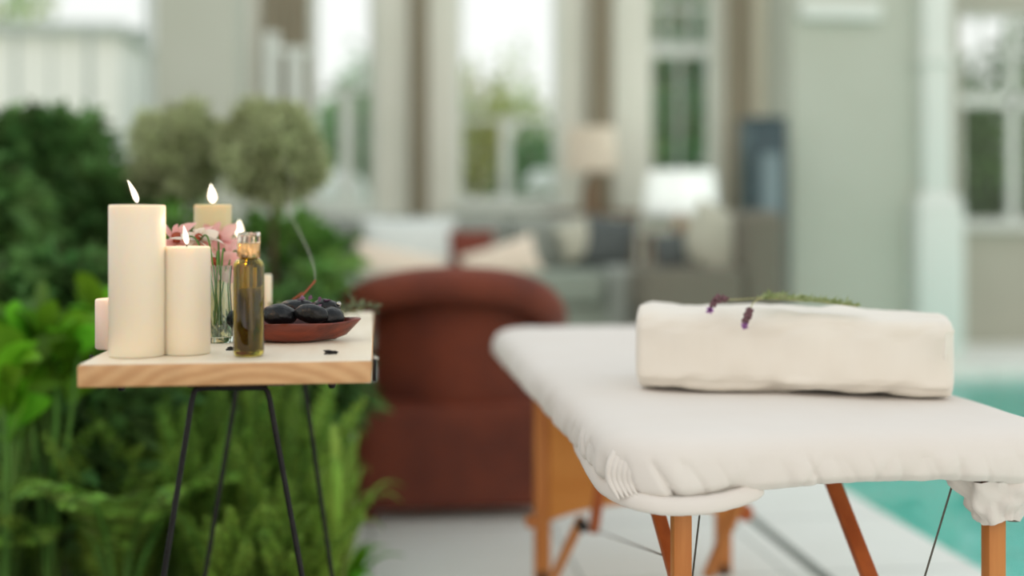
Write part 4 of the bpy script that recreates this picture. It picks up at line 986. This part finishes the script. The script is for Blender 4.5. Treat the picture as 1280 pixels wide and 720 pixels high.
# incense sticks and smoke
def stick(a, b, label):
    bm = new(); tube(bm, [a,b], .0016, 8); tag(obj('incense_stick', bm, M['incense']), label, 'incense stick')
tipI = P(394,351,2.08)
stick(P(362,388,2.00), tipI, 'smouldering red-brown incense stick rising from the stones')
stick(P(350,386,2.04), P(378,366,2.08), 'shorter red-brown incense stick beside the smoking one')
def smoke():
    m = bpy.data.materials.new('incense_smoke'); m.use_nodes = True; nt = m.node_tree; nt.nodes.clear(); N = nt.nodes.new; L = nt.links.new
    o = N('ShaderNodeOutputMaterial'); t = N('ShaderNodeBsdfTransparent'); d = N('ShaderNodeBsdfDiffuse'); tr = N('ShaderNodeBsdfTranslucent'); a = N('ShaderNodeAddShader'); mx = N('ShaderNodeMixShader'); lw = N('ShaderNodeLayerWeight'); mp = N('ShaderNodeMapRange')
    d.inputs[0].default_value = (.5,.5,.5,1); tr.inputs[0].default_value = (.45,.45,.45,1); L(d.outputs[0],a.inputs[0]); L(tr.outputs[0],a.inputs[1])
    lw.inputs[0].default_value = .5; mp.inputs[1].default_value = 0; mp.inputs[2].default_value = 1; mp.inputs[3].default_value = .085; mp.inputs[4].default_value = 0
    L(lw.outputs['Facing'],mp.inputs[0]); ge = N('ShaderNodeNewGeometry'); sx = N('ShaderNodeSeparateXYZ'); mz = N('ShaderNodeMapRange'); mz.inputs[1].default_value = .90; mz.inputs[2].default_value = 1.08; mz.inputs[3].default_value = 1; mz.inputs[4].default_value = .12; mu = N('ShaderNodeMath'); mu.operation = 'MULTIPLY'; L(ge.outputs['Position'],sx.inputs[0]); L(sx.outputs['Z'],mz.inputs[0]); L(mp.outputs[0],mu.inputs[0]); L(mz.outputs[0],mu.inputs[1]); L(mu.outputs[0],mx.inputs[0]); L(t.outputs[0],mx.inputs[1]); L(a.outputs[0],mx.inputs[2]); L(mx.outputs[0],o.inputs[0])
    pts = [P(x,y,2.08) for x,y in ((394,350),(393,337),(388,320),(380,302),(371,284),(363,266),(361,248),(365,232),(360,214),(352,196))]
    cv = curve(pts,8); k = len(cv); bm = new(); tube(bm, cv, [.0015+.0055*(i/k)**.6+.004*(i/k) for i in range(k)], 16); tag(obj('incense_smoke', bm, m, ang=None), 'thin wisp of smoke curling up from the incense', 'smoke', kind='stuff')
smoke()

# ================= LIGHT =================
def world():
    w = bpy.data.worlds.new('overcast_sky'); bpy.context.scene.world = w; w.use_nodes = True; nt = w.node_tree; N = nt.nodes.new; L = nt.links.new
    bg = nt.nodes['Background']; tc = N('ShaderNodeTexCoord'); sp = N('ShaderNodeSeparateXYZ'); L(tc.outputs['Generated'], sp.inputs[0])
    r = N('ShaderNodeValToRGB'); mr = N('ShaderNodeMapRange'); mr.inputs[1].default_value = -1; mr.inputs[2].default_value = 1; L(sp.outputs['Y'], mr.inputs[0]); L(mr.outputs[0], r.inputs[0])
    e = r.color_ramp.elements; e[0].position = 0; e[0].color = (1.64,1.49,1.37,1); e[1].position = 1; e[1].color = (.98,1.0,.97,1)
    e2 = r.color_ramp.elements.new(.5); e2.color = (1.18,1.18,1.17,1)
    # dim noise patches added to the sky behind the camera to give reflections contrast
    n = N('ShaderNodeTexNoise'); n.inputs['Scale'].default_value = 2.6; n.inputs['Detail'].default_value = 1; L(tc.outputs['Generated'], n.inputs[0])
    r3 = N('ShaderNodeValToRGB'); L(n.outputs['Fac'], r3.inputs[0]); q3 = r3.color_ramp.elements; q3[0].position = .42; q3[0].color = (.42,.44,.40,1); q3[1].position = .56; q3[1].color = (1.18,1.18,1.18,1)
    mb = N('ShaderNodeMapRange'); mb.inputs[1].default_value = -.05; mb.inputs[2].default_value = -.35; L(sp.outputs['Y'], mb.inputs[0])
    m3 = N('ShaderNodeMix'); m3.data_type = 'RGBA'; m3.blend_type = 'MULTIPLY'; L(mb.outputs[0], m3.inputs[0]); L(r.outputs[0], m3.inputs[6]); L(r3.outputs[0], m3.inputs[7])
    r2 = N('ShaderNodeValToRGB'); L(sp.outputs['Z'], r2.inputs[0]); q = r2.color_ramp.elements; q[0].position = .35; q[0].color = (0,0,0,1); q[1].position = 1; q[1].color = (1,1,1,1)
    mx = N('ShaderNodeMix'); mx.data_type = 'RGBA'; L(r2.outputs[0], mx.inputs[0]); L(m3.outputs[2], mx.inputs[6]); mx.inputs[7].default_value = (.61,.70,.75,1)
    L(mx.outputs[2], bg.inputs[0]); bg.inputs[1].default_value = 1.06
world()
s = bpy.data.lights.new('sun_through_cloud','SUN'); s.energy = .25; s.angle = math.radians(50); s.color = (1,.98,.94)
so = bpy.data.objects.new('sun_through_cloud', s); COL.objects.link(so); so.rotation_euler = (math.radians(-22), math.radians(-28), 0)

# things of one kind share a group
KINDS = {'throw_cushion':'cushions on the lounge seating','foxtail_fern':'foxtail ferns in the planting','fern':'feathery ferns in the planting','shrub':'shrubs in the planting','leafy_plant':'broad-leaved plants in the planting',
  'strap_leaf_plant':'strap-leaved plants along the kerb','garden_tree':'trees outside the windows','garden_parasol':'parasols outside the windows','pillar_candle':'pillar candles on the side table','slim_candle':'slim candles on the side table',
  'pink_flower':'flowers in the glass vase','white_flower':'flowers in the glass vase','lavender_sprig':'lavender on the towel','lavender_foliage':'lavender on the towel','table_lamp':'table lamps in the lounge','console_table':'console tables in the lounge',
  'herb_sprig':'herb sprigs on the tabletop','dried_leaf':'dried leaves on the tabletop','incense_stick':'incense sticks in the bowl'}
for o in COL.objects:
    k = o.name.split('.')[0]
    if o.parent is None and k in KINDS and not o.get('group'): o['group'] = KINDS[k]

# ================= CAMERA =================
c = bpy.data.cameras.new('camera'); co = bpy.data.objects.new('camera', c); COL.objects.link(co)
co.location = (0,0,H); co.rotation_euler = (math.pi/2, 0, -A); c.sensor_width = 36; c.lens = 36*F/1280; c.shift_y = -(360-271)/1280
c.dof.use_dof = True; c.dof.focus_distance = 1.86; c.dof.aperture_fstop = .9; c.clip_start = .02
sc = bpy.context.scene; sc.camera = co
sc.view_settings.view_transform = 'Standard'; sc.view_settings.look = 'None'; sc.view_settings.gamma = 1; sc.view_settings.exposure = 0; sc.view_settings.use_curve_mapping = False
